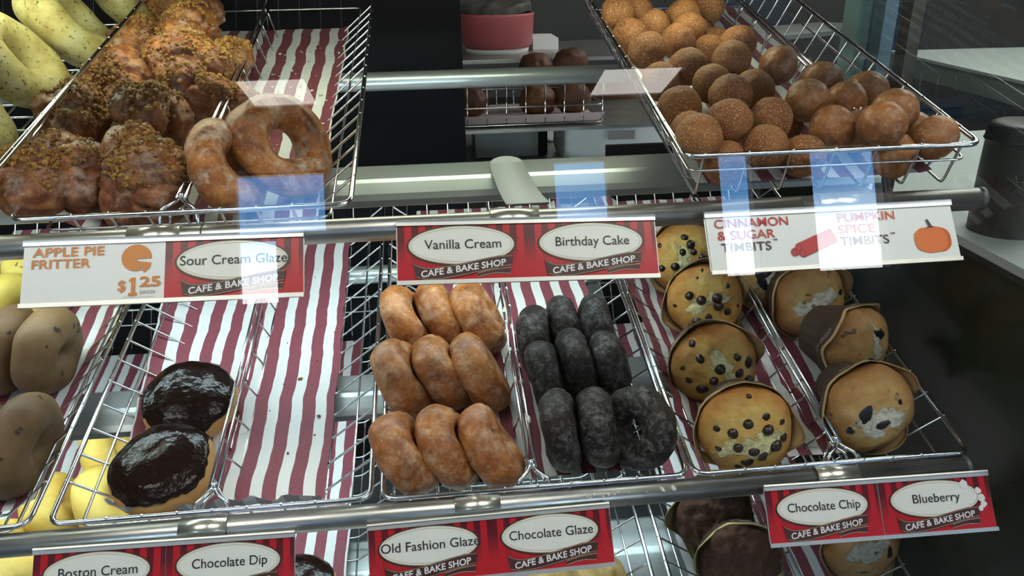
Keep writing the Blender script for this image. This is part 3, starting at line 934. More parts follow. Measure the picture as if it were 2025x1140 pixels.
# ------------------------------------------------------------------ donut holes
CIN = [(0.3227, 0.3886, 0.0478), (0.3191, 0.3479, 0.0446), (0.2504, 0.282, 0.045), (0.2954, 0.3147, 0.0417), (0.282, 0.3731, 0.0397), (0.2727, 0.4257, 0.0407), (0.2468, 0.3487, 0.0381), (0.2418, 0.4006, 0.0494), (0.2843, 0.2337, 0.0428), (0.3362, 0.3141, 0.0273), (0.3588, 0.2861, 0.0469), (0.3288, 0.224, 0.0525), (0.2978, 0.1345, 0.0505), (0.2483, 0.1367, 0.04), (0.3018, 0.197, 0.0372), (0.327, 0.0962, 0.0419), (0.2773, 0.0771, 0.0505), (0.2499, 0.0976, 0.0298), (0.2429, 0.0556, 0.0468), (0.308, 0.0559, 0.0334), (0.3468, 0.0561, 0.0217), (0.3382, 0.172, 0.0397), (0.3676, 0.4272, 0.045), (0.2496, 0.2145, 0.0346), (0.2712, 0.0546, 0.0192),
       (0.3576, 0.1345, 0.0192), (0.3576, 0.2108, 0.0192), (0.347, 0.249, 0.0192), (0.3576, 0.3635, 0.0192), (0.347, 0.4016, 0.0192)]
GLZ = [(0.3738, 0.1226, 0.048), (0.4222, 0.1364, 0.0379), (0.4552, 0.158, 0.04), (0.4443, 0.0845, 0.0514), (0.3872, 0.0874, 0.0346), (0.4174, 0.0552, 0.0524), (0.4753, 0.0902, 0.023), (0.4735, 0.0544, 0.0364), (0.4232, 0.1002, 0.0229), (0.4388, 0.055, 0.0186), (0.4199, 0.1891, 0.0398), (0.3838, 0.2238, 0.0445)]
ORD = ('first', 'second', 'third', 'fourth', 'fifth', 'sixth', 'seventh', 'eighth', 'ninth', 'tenth', 'eleventh', 'twelfth')
def holes(L_, name, adj, m, group, seeds, band, rr=.0213):
    meshes = []
    for s in seeds:
        V0, F0 = ico(5)
        V = []
        for u in V0:
            k = 1 + .05 * nz(u, 1.4, s) + .03 * nz(u, 4, s) + .012 * nz(u, 14, s)
            V.append(Vector((u.x * rr * k * 1.03, u.y * rr * k, u.z * rr * k * .95)))
        me = bpy.data.meshes.new(name)
        me.from_pydata(V, [], F0)
        me.materials.append(m)
        me.polygons.foreach_set('use_smooth', [True] * len(me.polygons))
        meshes.append(me)
    ordd = sorted(L_, key=lambda p: p[1])
    rws, cur, start = [], [], None
    for p in ordd:
        if start is None or p[1] - start > band:
            cur = []
            rws.append(cur)
            start = p[1]
        cur.append(p)
    i = 0
    for a, rw in enumerate(rws):
        for b, p in enumerate(sorted(rw)):
            o = bpy.data.objects.new(name, meshes[i % len(meshes)])
            link(o)
            o.matrix_world = frame(PU, *p, Q=toward((random.uniform(-1, 1), random.uniform(-1, 1), random.uniform(-.3, 1)), random.random() * 6))
            tag(o, '%s donut hole, %s row from the basket front, %s from the left' % (adj, ORD[a], ORD[b]), 'donut hole', group)
            i += 1
holes(CIN, 'donut_hole', 'cinnamon sugar', sugar_m, 'cinnamon sugar donut holes', (1, 2, 3, 4), .05)
holes(GLZ, 'glazed_donut_hole', 'glazed', ball_glaze_m, 'glazed donut holes right of the divider', (5, 6, 7), .05)

# ------------------------------------------------------------------ muffins
def text_mesh(body, width, cap, bold=0.0, slope=0.0, curv=0.0, cx=0.0, cy=0.0, z=0.0, spacing=1.0, narrow=None):
    cu = bpy.data.curves.new('t', 'FONT')
    cu.body = body
    cu.size = 1.0
    cu.align_x = 'CENTER'
    cu.offset = bold
    cu.space_character = spacing
    cu.resolution_u = 4
    o = bpy.data.objects.new('t', cu)
    COL.objects.link(o)
    dg = bpy.context.evaluated_depsgraph_get()
    me = bpy.data.meshes.new_from_object(o.evaluated_get(dg))
    bpy.data.objects.remove(o)
    xs_ = [v.co.x for v in me.vertices]
    xa, xb = min(xs_), max(xs_)
    sx = width / (xb - xa)
    sy = cap / 0.729
    V = []
    for v in me.vertices:
        x = (v.co.x - (xa + xb) / 2) * sx
        y = (v.co.y - .36) * sy
        V.append((cx + x, cy + y + slope * x + curv * x * x, z))
    F = [tuple(p.vertices) for p in me.polygons]
    bpy.data.meshes.remove(me)
    return V, F
def muffin(P, x, d, n, ax, spin, label, kind, seed, r=.046, sc=1.0, pale=False, chips=15):
    name = {'chip': 'chocolate_chip_muffin', 'blue': 'blueberry_muffin', 'choc': 'chocolate_muffin'}[kind]
    cm_ = {'chip': muffin_m, 'blue': blue_m, 'choc': cmuffin_m}[kind]
    t = thing(name, label, 'muffin', frame(P, x, d, n, toward(ax, spin) @ Matrix.Scale(sc, 4)), {'chip': 'chocolate chip muffins', 'blue': 'blueberry muffins', 'choc': 'dark chocolate muffins'}[kind])
    rnd = random.Random(seed * 13 + 1)
    def f(v):
        k = max(0, min(1, (v.z + .005) / .02))
        q = v.normalized() if v.length > 1e-6 else Vector((0, 0, 1))
        ck = (.0070 * abs(nz(v, 55, seed + 9)) + .0034 * nz(v, 120, seed + 2) + .002 * nz(v, 260, seed + 5)) if kind == 'choc' else 0
        return v + q * k * (ck + .0035 * nz(v, 26, seed) + .0018 * nz(v, 70, seed) + .0007 * nz(v, 170, seed))
    prof = spline([(0, -.046), (.020, -.046), (.029, -.044), (.034, -.022), (.0385, -.004), (r * .97, .002), (r, .009), (r * .93, .018), (r * .74, .026), (r * .45, .0315), (.008, .0335), (0, .0336)], 7)
    obj('cake', lathe(prof, 84, f), cm_, t)
    def top(a, q):
        """point on the dome: angle a, relative radius q"""
        rr = r * q
        zz = .0336 - .0246 * q ** 2.6
        return f(Vector((rr * math.cos(a), rr * math.sin(a), zz))), Vector((math.cos(a) * q * .8, math.sin(a) * q * .8, 1)).normalized()
    if kind == 'chip':
        base = None
        done = []
        while len(done) < chips:
            a, q = rnd.random() * 6.283, math.sqrt(rnd.random()) * .86
            p, nr = top(a, q)
            if any((p - u).length < .0095 for u in done):
                continue
            done.append(p)
            s = rnd.uniform(.0044, .0064)
            M = Matrix.Translation(p - nr * .0006) @ nr.to_track_quat('Z', 'Y').to_matrix().to_4x4() @ Matrix.Rotation(rnd.random() * 6, 4, 'Z') @ Matrix.Diagonal((s * rnd.uniform(.85, 1.25), s, s * rnd.uniform(.6, .85), 1))
            if base is None:
                V0, F0 = ico(3)
                base = obj('chocolate_chip', ([u * (1 + .10 * nz(u, 2, 3)) + Vector((0, 0, .35 * max(0, u.z) ** 4)) for u in V0], F0), chip_m, t, M=M)
            else:
                c = base.copy()
                COL.objects.link(c)
                c.parent = t
                c.matrix_local = M
    if kind == 'blue':
        for k in range(5):
            a, q = rnd.random() * 6.283, math.sqrt(rnd.random()) * .8
            p, nr = top(a, q)
            V0, F0 = ico(3)
            s = rnd.uniform(.0055, .0095)
            obj('blueberry', ([u * (1 + .25 * nz(u, 2, k + seed)) for u in V0], F0), mat('blueberry skin', (0.012, 0.011, 0.017), 0.4), t,
                M=Matrix.Translation(p - nr * .0022) @ nr.to_track_quat('Z', 'Y').to_matrix().to_4x4() @ Matrix.Diagonal((s * 1.3, s * .8, s * .55, 1)))
    # tulip paper wrap: two shells, four corners
    seg, nh = 96, 12
    V, F, MI = [], [], []
    def wp(a, u, off):
        # u 0 bottom .. 1 rim
        pk = abs(math.cos(2 * (a - .3 + .25 * math.sin(a + seed)))) ** 1.7
        top_z = .0035 + (.019 if pale else .0135) * pk + .003 * nz((math.cos(a), math.sin(a), 0), 2, seed + 2)
        z = -.047 + (top_z + .047) * u
        low = .0305 + .011 * min(1, (z + .047) / .043)
        up = r + .0014 + max(0, z) * (.10 + (.85 if pale else .60) * pk * (.5 + .5 * nz((math.cos(a), math.sin(a), 4), 1.5, seed)))
        k = max(0, min(1, (z + .014) / .014))
        k = k * k * (3 - 2 * k)
        rad_ = low * (1 - k) + up * k + .0010 * math.sin(22 * a) * min(1, u * 2) * (1 - u) * 1.6
        rad_ += off + .0010 * nz((math.cos(a) * 2, math.sin(a) * 2, u * 3), 2.2, seed)
        return Vector((rad_ * math.cos(a), rad_ * math.sin(a), z))
    for off in (.0, .0007):
        for i in range(nh + 1):
            for j in range(seg):
                V.append(wp(2 * PI * j / seg, i / nh, off))
    half = (nh + 1) * seg
    for s in (0, 1):
        for i in range(nh):
            for j in range(seg):
                q = (s * half + i * seg + j, s * half + i * seg + (j + 1) % seg, s * half + (i + 1) * seg + (j + 1) % seg, s * half + (i + 1) * seg + j)
                F.append(q[::-1] if s == 0 else q)
                MI.append(0 if s == 0 else 1)
    for j in range(seg):
        k = (j + 1) % seg
        F.append((nh * seg + j, nh * seg + k, half + nh * seg + k, half + nh * seg + j))
        MI.append(0)
    wr = obj('paper_wrap', (V, F, MI), [wrap_yel if pale else wrap_in, wrap_out], t)
    # pale strip along the rim on the outside and the small printed script below it
    SV, SF = [], []
    for j in range(seg):
        a = 2 * PI * j / seg
        for u in (.93, 1.0):
            SV.append(wp(a, u, .0011))
    for j in range(seg):
        k = (j + 1) % seg
        SF.append((2 * j, 2 * k, 2 * k + 1, 2 * j + 1))
    obj('wrap_edge', (SV, SF), wrap_yel if pale else wrap_in, wr)
    tv, tf = text_mesh('Tim Hortons', .030, .0042, 0.0, .03)
    for c in range(4):
        V2 = []
        for vx, vy, _z in tv:
            a = .3 + c * PI / 2 + .35 - vx / .045
            V2.append(wp(a, .80 + vy / .05, .0010))
        obj('script_print', (V2, tf), script_m, wr)
    return t
MUF = [(PL, .2973, .0602, (-.16, -.93, .36), -.1, 'chocolate chip muffin at the front beside the muffin divider', 'chip', 1, .0470),
       (PL, .2947, .1575, (-.08, -.93, .34), 1.9, 'chocolate chip muffin second from the front', 'chip', 2, .0470),
       (PL, .3198, .2712, (-.10, -.92, .36), 3.3, 'chocolate chip muffin third from the front, below the cinnamon sign', 'chip', 3, .0455),
       (PL, .3208, .3595, (-.05, -.88, .46), 5.1, 'chocolate chip muffin furthest back, between two hanging signs', 'chip', 4, .0470),
       (PL, .4335, .0767, (.04, -.92, .38), .1, 'blueberry muffin at the front right of the muffin basket', 'blue', 5, .0470),
       (PL, .4627, .1729, (.38, -.86, .30), 2.1, 'blueberry muffin second from the front with loose folded wrap', 'blue', 6, .0440),
       (PL, .4452, .2587, (.15, -.92, .34), 3.0, 'blueberry muffin third back in shadow right of the divider', 'blue', 7, .0475),
       (PL, .4170, .3193, (.0, -.9, .4), 4.0, 'blueberry muffin furthest back under the pumpkin picture sign', 'blue', 8, .0420),
       (P3, .3259, .2444, (-.14, -.92, .36), 1.0, 'dark chocolate muffin on the lowest shelf, upper one', 'choc', 9, .0475),
       (P3, .3369, .1818, (-.05, -.93, .36), 2.4, 'dark chocolate muffin on the lowest shelf, lower one with yellow wrap', 'choc', 10, .0475),
       (P3, .4915, .1871, (.0, -.92, .38), 3.6, 'blueberry muffin on the lowest shelf beneath the blueberry sign', 'blue', 11, .0465)]
for P_, x, d, ax, sp_, lb, kd, sd, r_ in MUF:
    muffin(P_, x, d, .0165, ax, sp_, lb, kd, sd, r_, pale=(kd == 'choc'))

# twisted rolls showing under the chocolate glaze sign
roll_m = bread('twisted roll', [(0.3, (0.50, 0.30, 0.08)), (0.7, (0.72, 0.52, 0.22))], 26, 160, 0.5)
for i, (x, d, lb) in enumerate(((.112, .178, 'golden twisted roll under the chocolate glaze sign, left one'), (.166, .176, 'golden twisted roll under the right end of the chocolate glaze sign'))):
    V0, F0 = ico(5)
    V = []
    for u in V0:
        k = 1 + .16 * math.cos(7 * (u.x * 1.2 + .5 * u.y) + i) + .08 * nz(u, 4, i + 3)
        V.append(Vector((u.x * .034 * (1 + .04 * nz(u, 3, i)), u.y * .040 * k, u.z * .030 * k)))
    tag(obj('twisted_roll', (V, F0), roll_m, M=frame(P3, x, d, .006)), lb, 'roll', 'golden rolls on the lowest shelf')

# ------------------------------------------------------------------ price signs
def _():
    m = mat('red card', (0.5, 0.02, 0.03), 0.28, 0, 0.5)
    uv = coords(m, 'UV')
    s = N(m, 'ShaderNodeSeparateXYZ')
    L(m, uv, s.inputs[0])
    f = mth(m, 'LESS_THAN', mth(m, 'FRACT', mth(m, 'MULTIPLY', s.outputs[0], 9.3)), 0.5)
    fade = N(m, 'ShaderNodeMapRange')
    fade.inputs['From Min'].default_value = 0.25
    fade.inputs['From Max'].default_value = 0.75
    L(m, s.outputs[1], fade.inputs['Value'])
    k = mth(m, 'MULTIPLY', f, fade.outputs[0])
    L(m, mixc(m, k, (0.50, 0.012, 0.022), (0.115, 0.008, 0.016)), bsdf(m).inputs['Base Color'])
    return m
red_card = _()
white_card = mat('white card', (0.80, 0.80, 0.76), 0.30)
tan_ink = mat('tan ink', (0.42, 0.31, 0.18), 0.4)
cream_ink = mat('cream ink', (0.80, 0.79, 0.71), 0.32)
brown_ink = mat('brown ink', (0.060, 0.018, 0.018), 0.35)
black_ink = mat('black ink', (0.012, 0.012, 0.014), 0.4)
white_ink = mat('white ink', (0.80, 0.78, 0.76), 0.4)
orange_ink = mat('orange ink', (0.64, 0.21, 0.03), 0.4)
pump_ink = mat('pumpkin ink', (0.72, 0.16, 0.018), 0.4)
pump2_ink = mat('dark pumpkin ink', (0.60, 0.09, 0.010), 0.4)
red_ink = mat('red ink', (0.50, 0.022, 0.022), 0.4)
red2_ink = mat('dark red ink', (0.25, 0.012, 0.014), 0.4)
plum_ink = mat('plum ink', (0.055, 0.012, 0.022), 0.4)
grey_ink = mat('grey ink', (0.42, 0.36, 0.28), 0.4)
clip_m = mat('sign clip steel', (0.70, 0.68, 0.60), 0.28, 0.9)
CW, CHH = .1110, .0480
def poly(pts, z):
    return [(a, b, z) for a, b in pts], [tuple(range(len(pts)))]
def ellipse(cx, cy, rx, ry, z, k=56):
    return poly([(cx + rx * math.cos(2 * PI * i / k), cy + ry * math.sin(2 * PI * i / k)) for i in range(k)], z)
def ellring(cx, cy, rx, ry, wd, z, k=56):
    V = []
    for i in range(k):
        a = 2 * PI * i / k
        V += [(cx + rx * math.cos(a), cy + ry * math.sin(a), z), (cx + (rx - wd) * math.cos(a), cy + (ry - wd) * math.sin(a), z)]
    return V, [(2 * i, 2 * ((i + 1) % k), 2 * ((i + 1) % k) + 1, 2 * i + 1) for i in range(k)]
def cp(p):
    """picture units of the flavour card (667 x 305) to card metres, centred"""
    return ((p[0] - 365) / 667 * CW - CW / 2, CHH / 2 - (p[1] - 45) / 305 * CHH)
def ribbon(top, bot, k=6):
    def sp_(P_):
        out = []
        n_ = len(P_)
        for i in range(n_ - 1):
            p0, p1, p2, p3 = P_[max(i - 1, 0)], P_[i], P_[i + 1], P_[min(i + 2, n_ - 1)]
            for j in range(k):
                u = j / k
                out.append(tuple(.5 * (2 * p1[q] + (p2[q] - p0[q]) * u + (2 * p0[q] - 5 * p1[q] + 4 * p2[q] - p3[q]) * u * u + (-p0[q] + 3 * p1[q] - 3 * p2[q] + p3[q]) * u ** 3) for q in (0, 1)))
        return out + [P_[-1]]
    return sp_(top), sp_(bot)
def strip_mesh(a, b, z):
    n_ = min(len(a), len(b))
    V = []
    for i in range(n_):
        V += [(*cp(a[i]), z), (*cp(b[i]), z)]
    return V, [(2 * i + 1, 2 * i + 3, 2 * i + 2, 2 * i) for i in range(n_ - 1)]
def grow(t, b, g):
    return [(x, y - g) for x, y in t], [(x, y + g) for x, y in b]
def flavour_card(root, cx, cy, text, tw, lab, slope=.0, torn=False, off=(0, 0)):
    z = .0006
    x0, x1, y0, y1 = cx - CW / 2, cx + CW / 2, cy - CHH / 2, cy + CHH / 2
    V = [(x0, y0, 0), (x1, y0, 0), (x1, y1, 0), (x0, y1, 0), (x0, y0, -.0008), (x1, y0, -.0008), (x1, y1, -.0008), (x0, y1, -.0008)]
    F = [(0, 1, 2, 3), (7, 6, 5, 4), (0, 4, 5, 1), (1, 5, 6, 2), (2, 6, 7, 3), (3, 7, 4, 0)]
    c = obj('card', (V, F), red_card, root, smooth=False, uv=[(0, 0), (1, 0), (1, 1), (0, 1)] * 2)
    c['label'] = lab
    T = Matrix.Translation((cx, cy, 0))
    ex, ey = cp((690 + off[0], 158 + off[1]))
    rx, ry = 270 / 667 * CW, 108 / 305 * CHH
    obj('oval_shadow', ellipse(ex, ey - .0003, rx + .0016, ry + .0014, z * .5), brown_ink, c, False, M=T)
    obj('oval_border', ellipse(ex, ey, rx, ry, z * .8), tan_ink, c, False, M=T)
    obj('oval', join(ellipse(ex, ey, rx - .0007, ry - .0007, z * 1.0)), cream_ink, c, False, M=T)
    obj('oval_line', ellring(ex, ey, rx - .0020, ry - .0020, .0004, z * 1.2), tan_ink, c, False, M=T)
    t_, b_ = ribbon([(447, 262), (500, 285), (570, 284), (690, 266), (800, 243), (880, 230), (945, 228)], [(460, 330), (510, 341), (580, 340), (690, 323), (800, 300), (880, 283), (938, 275)])
    f1, f2 = ribbon([(770, 318), (850, 300), (938, 292)], [(762, 336), (850, 318), (932, 322)])
    g = grow(f1, f2, 4)
    obj('banner_fold_edge', strip_mesh(g[0], g[1], z * 1.3), tan_ink, c, False, M=T)
    obj('banner_fold', strip_mesh(f1, f2, z * 1.45), brown_ink, c, False, M=T)
    g = grow(t_, b_, 6)
    obj('banner_edge', strip_mesh([(x - 4 if i == 0 else (x + 4 if i == len(g[0]) - 1 else x), y) for i, (x, y) in enumerate(g[0])], [(x - 4 if i == 0 else (x + 4 if i == len(g[1]) - 1 else x), y) for i, (x, y) in enumerate(g[1])], z * 1.6), brown_ink, c, False, M=T)
    g = grow(t_, b_, 3)
    obj('banner_trim', strip_mesh(g[0], g[1], z * 1.75), tan_ink, c, False, M=T)
    obj('banner', strip_mesh(t_, b_, z * 1.9), brown_ink, c, False, M=T)
    bx, by = cp((697, 287))
    obj('banner_lettering', text_mesh('CAFE & BAKE SHOP', 430 / 667 * CW, 36 / 305 * CHH, .022, .125, 0, bx, by, z * 2.1, 1.02), white_ink, c, False, M=T)
    tx, ty = cp((697 + off[0], 152 + off[1]))
    obj('flavour_lettering', text_mesh(text, tw * CW, 54 / 305 * CHH, .003, slope, 0, tx, ty, z * 1.9), black_ink, c, False, M=T)
    if torn:
        rr = random.Random(3)
        for px_, py_, s_ in ((905, 85, 20), (985, 130, 15), (1000, 175, 17), (1006, 210, 15), (985, 235, 12)):
            kx, ky = cp((px_ - 30, py_))
            obj('torn_patch', poly([(kx + s_ * 1.66e-4 * (1 + .5 * rr.random()) * math.cos(a), ky + s_ * 1.66e-4 * (1 + .5 * rr.random()) * math.sin(a)) for a in [2 * PI * i / 11 for i in range(11)]], z * 2.3), white_ink, c, False, M=T)
    return c
def plain_card(root, cx, cy, wd, lab):
    x0, x1, y0, y1 = cx - wd / 2, cx + wd / 2, cy - CHH / 2, cy + CHH / 2
    V = [(x0, y0, 0), (x1, y0, 0), (x1, y1, 0), (x0, y1, 0), (x0, y0, -.0008), (x1, y0, -.0008), (x1, y1, -.0008), (x0, y1, -.0008)]
    F = [(0, 1, 2, 3), (7, 6, 5, 4), (0, 4, 5, 1), (1, 5, 6, 2), (2, 6, 7, 3), (3, 7, 4, 0)]
    c = obj('card', (V, F), white_card, root, smooth=False)
    c['label'] = lab
    return c
SA = math.radians(54)
def sign(P, x, u, rot, wd, clip_x, label, clip_w=.042):
    M = Matrix.Translation(P) @ Matrix.Translation((x, 0, 0)) @ Matrix.Rotation(SA, 4, 'X') @ Matrix.Translation((0, u, .0130)) @ Matrix.Rotation(rot, 4, 'Z')
    r = thing('price_sign', label, 'sign', M, 'price signs hanging on the rails')
    h = wd / 2
    obj('top_strip', join(box(-h, h, -.0046, 0, -.0012, .0016), tube([(-h, -.0004, .0006), (h, -.0004, .0006)], .0016, 8)), strip_m, r, smooth=False)
    obj('bottom_strip', box(-h, h, -.0560, -.0524, -.0012, .0018), strip_m, r, smooth=False)
    obj('back_plate', box(-h, h, -.0524, -.0046, -.0022, -.0012), strip_m, r, smooth=False)
    # clip wrapped over the round rail (rail centre is behind the sign)
    cz, cy_ = -.0130, -u
    V, F = [], []
    k = 14
    for i in range(k + 1):
        a = math.radians(-12 + 150 * i / k)
        for rad_ in (.0109, .0122):
            for xx in (clip_x - clip_w / 2, clip_x + clip_w / 2):
                V.append((xx, cy_ + rad_ * math.sin(a), cz + rad_ * math.cos(a)))
    for i in range(k):
        b = 4 * i
        F += [(b + 2, b + 3, b + 7, b + 6), (b, b + 4, b + 5, b + 1), (b, b + 2, b + 6, b + 4), (b + 1, b + 5, b + 7, b + 3)]
    F += [(0, 1, 3, 2), (4 * k, 4 * k + 2, 4 * k + 3, 4 * k + 1)]
    obj('clip', (V, F), clip_m, r)
    return r
cyc = -.0286
s1 = sign(PU, -.2237, -.0015, math.radians(-.9), .2235, -.012, 'hanging sign with white apple pie fritter card and red sour cream glaze card')
c = plain_card(s1, -CW / 2, cyc, CW, 'white card reading apple pie fritter with price')
T = Matrix.Translation((-CW / 2, cyc, 0))
def on(c_, name, vf, m, T_):
    return obj(name, vf, m, c_, False, M=T_)
z_ = .0008
on(c, 'lettering', join(text_mesh('APPLE PIE', .0560, .0078, .018, 0, 0, -.0205, .0185, z_), text_mesh('FRITTER', .0460, .0078, .018, 0, 0, -.0258, .0085, z_)), orange_ink, T)
on(c, 'price_lettering', join(text_mesh('$', .0062, .0090, .02, 0, 0, .0225, -.0118, z_), poly([(.0277, -.0205), (.0347, -.0205), (.0347, -.0182), (.0328, -.0182), (.0328, -.0055), (.0302, -.0055), (.0280, -.0072), (.0280, -.0092), (.0298, -.0083), (.0298, -.0182), (.0277, -.0182)], z_), text_mesh('25', .0165, .0085, .028, 0, 0, .0445, -.0090, z_)), orange_ink, T)
on(c, 'small_lettering', join(text_mesh('EACH', .0115, .0030, .012, 0, 0, .0425, -.0178, z_), text_mesh('plus applicable taxes', .0240, .0014, .0, 0, 0, .0360, -.0215, z_)), grey_ink, T)
pie = [(.0330, .0100)] + [(.0330 + .0118 * math.cos(a) * (1 + .02 * math.cos(26 * a)), .0112 + .0112 * math.sin(a) * (1 + .02 * math.cos(26 * a))) for a in [math.radians(-4 + 296 * i / 60) for i in range(61)]]
on(c, 'pie_picture', poly(pie, z_), orange_ink, T)
wed = [(.0344, .0082)] + [(.0344 + .0105 * math.cos(a), .0082 + .0112 * math.sin(a)) for a in [math.radians(-62 + 54 * i / 10) for i in range(11)]]
on(c, 'pie_slice', poly(wed, z_), orange_ink, T)
flavour_card(s1, CW / 2, cyc, 'Sour Cream Glaze', .775, 'red card reading sour cream glaze', .0)
s2 = sign(PU, .0765, -.0014, math.radians(-1.6), .2235, -.010, 'hanging sign with red vanilla cream and birthday cake cards')
flavour_card(s2, -CW / 2, cyc, 'Vanilla Cream', .585, 'red card reading vanilla cream', .0)
flavour_card(s2, CW / 2, cyc, 'Birthday Cake', .575, 'red card reading birthday cake', .0)
s3 = sign(PU, .3465, -.0047, math.radians(.1), .2290, .02, 'hanging white sign with cinnamon sticks and a pumpkin picture', .05)
c = plain_card(s3, 0, cyc, .2270, 'white card with cinnamon stick and pumpkin pictures')
T = Matrix.Translation((0, cyc, 0))
on(c, 'red_lettering', join(text_mesh('CINNAMON', .0670, .0082, .011, 0, 0, -.0730, .0180, z_), text_mesh('& SUGAR', .0520, .0082, .011, 0, 0, -.0790, .0072, z_)), red_ink, T)
on(c, 'plum_lettering', join(text_mesh('TIMBITS', .0450, .0082, .011, 0, 0, -.0805, -.0038, z_), text_mesh('TM', .0042, .0018, .02, 0, 0, -.0540, .0010, z_), text_mesh('TIMBITS', .0450, .0082, .011, 0, 0, .0275, -.0038, z_), text_mesh('TM', .0042, .0018, .02, 0, 0, .0540, .0010, z_)), plum_ink, T)
on(c, 'orange_lettering', join(text_mesh('PUMPKIN', .0530, .0082, .011, 0, 0, .0325, .0180, z_), text_mesh('SPICE', .0340, .0082, .011, 0, 0, .0220, .0072, z_)), mat('orange red ink', (.66, .10, .03), .4), T)
def stick(xa, ya, xb, yb, wd):
    v = Vector((xb - xa, yb - ya, 0)).normalized()
    q = Vector((-v.y, v.x, 0)) * wd / 2
    return [(xa - q.x, ya - q.y), (xb - q.x, yb - q.y), (xb + q.x, yb + q.y), (xa + q.x, ya + q.y)]
g1, g2 = [], []
for k, (xa, ya) in enumerate(((-.0385, -.0115), (-.0340, -.0072), (-.0310, -.0128))):
    g1.append(poly(stick(xa, ya, xa + .0330, ya + .0125, .0072), z_ + .0001 * k))
    g2.append(ellring(xa, ya, .0028, .0036, .0007, z_ + .0001 * k + .00008, 24))
    g2.append(poly(stick(xa + .001, ya - .0034, xa + .0335, ya + .0090, .0006), z_ + .0001 * k + .00008))
    g1.append(ellipse(xa, ya, .0028, .0036, z_ + .0001 * k + .00004, 24))
on(c, 'cinnamon_sticks', join(*g1), red_ink, T)
on(c, 'cinnamon_outline', join(*g2), red2_ink, T)
px_, py_ = .0905, -.0070
pk = [(px_ + .0170 * math.copysign(abs(math.cos(a)) ** .75, math.cos(a)), py_ + .0118 * math.copysign(abs(math.sin(a)) ** .72, math.sin(a)) + .0003 * math.cos(9 * a)) for a in [2 * PI * i / 72 for i in range(72)]]
on(c, 'pumpkin_picture', poly(pk, z_), pump_ink, T)
sh_ = [(px_ + .0170 * math.cos(a) ** .75, py_ + .0118 * math.copysign(abs(math.sin(a)) ** .72, math.sin(a))) for a in [math.radians(-70 + 140 * i / 30) for i in range(31)]]
sh_ += [(px_ + .0132 * math.cos(a) ** .75, py_ + .0112 * math.copysign(abs(math.sin(a)) ** .72, math.sin(a))) for a in [math.radians(70 - 140 * i / 30) for i in range(31)]]
on(c, 'pumpkin_shade', poly(sh_, z_ + .0001), pump2_ink, T)
on(c, 'pumpkin_stem', poly([(px_ - .0050, py_ + .0108), (px_ + .0040, py_ + .0112), (px_ + .0014, py_ + .0128), (px_ - .0014, py_ + .0190), (px_ - .0036, py_ + .0186), (px_ - .0018, py_ + .0126)], z_ + .0002), plum_ink, T)
s4 = sign(PL, -.2560, -.0062, math.radians(-.8), .2245, .030, 'hanging sign with red boston cream and chocolate dip cards')
flavour_card(s4, -CW / 2 - .0005, cyc, 'Boston Cream', .60, 'red card reading boston cream', .0)
flavour_card(s4, CW / 2 + .0005, cyc, 'Chocolate Dip', .585, 'red card reading chocolate dip', .0)
s5 = sign(PL, .0320, -.0068, math.radians(.6), .2235, -.010, 'hanging sign with red old fashion glaze and chocolate glaze cards')
flavour_card(s5, -CW / 2, cyc, 'Old Fashion Glaze', .80, 'red card reading old fashion glaze', .0)
flavour_card(s5, CW / 2, cyc, 'Chocolate Glaze', .70, 'red card reading chocolate glaze', .0, off=(0, -4))
s6 = sign(PL, .4060, -.0036, math.radians(-.7), .2255, -.035, 'hanging sign with red chocolate chip and blueberry cards')
flavour_card(s6, -CW / 2 - .0008, cyc, 'Chocolate Chip', .645, 'red card reading chocolate chip', .0)
flavour_card(s6, CW / 2 + .0008, cyc, 'Blueberry', .43, 'red card reading blueberry with torn edge', .0, torn=True)

# ------------------------------------------------------------------ behind the case
counter_m = mat('steel counter', (0.42, 0.43, 0.42), 0.4, 0.7)
tag(obj('back_counter', join(box(0.0, 0.66, 0.80, 1.60, 0.97, 1.0), box(0.02, 0.64, 0.84, 1.58, 0.0, 0.97)), counter_m, smooth=False), 'steel work counter behind the open back of the case', 'counter')
rk = thing('steel_rack', 'steel rack behind the case carrying the pink tub and brown rolls', 'rack', Matrix.Translation((0, 0, 1.0)))
for x in (-.02, .52):
    for y in (.80, 1.42):
        obj('post', tube([(x, y, 0), (x, y, .62)], .009, 12), steel, rk)
obj('shelf', box(-.03, .53, 1.08, 1.43, .235, .243), steel, rk, smooth=False)
obj('shelf', box(-.03, .53, .79, 1.06, .146, .152), steel, rk, smooth=False)
pink_m = mat('pink tub', (0.36, 0.075, 0.085), 0.5)
tb = thing('pink_tub', 'round pink red tub with dark crumpled lid behind the case', 'tub', Matrix.Translation((.160, 1.22, 1.2432)))
obj('tub_body', lathe([(0, .012), (.074, .012), (.080, .02), (.084, .080), (.0845, .086), (.081, .086), (.078, .02), (0, .018)], 56), pink_m, tb)
obj('tub_foot', lathe([(0, 0), (.070, 0), (.073, .012), (0, .012)], 48), mat('white tub foot', (.6, .62, .6), .5), tb)
def _f(v):
    return v + Vector((0, 0, .008 * nz(v, 30, 2) + .010 * max(0, v.x * 10)))
obj('dark_lid', lathe(spline([(0, .076), (.070, .078), (.079, .088), (.072, .102), (.03, .106), (0, .106)], 4), 56, _f), bread('dark lid', [(.3, (.012, .014, .016)), (.7, (.10, .09, .075))], 50, 200), tb)
tag(obj('paper_stack', box(.245, .305, 1.24, 1.36, 1.2432, 1.268), mat('white paper', (.7, .72, .70), .6), smooth=False), 'small white paper stack right of the pink tub', 'paper')
wb = thing('wire_basket', 'low wire basket of brown rolls behind the case back', 'basket', Matrix.Translation((.175, .92, 1.154)), 'chrome wire display baskets')
gW, gL, gH = .29, .22, .075
gg = []
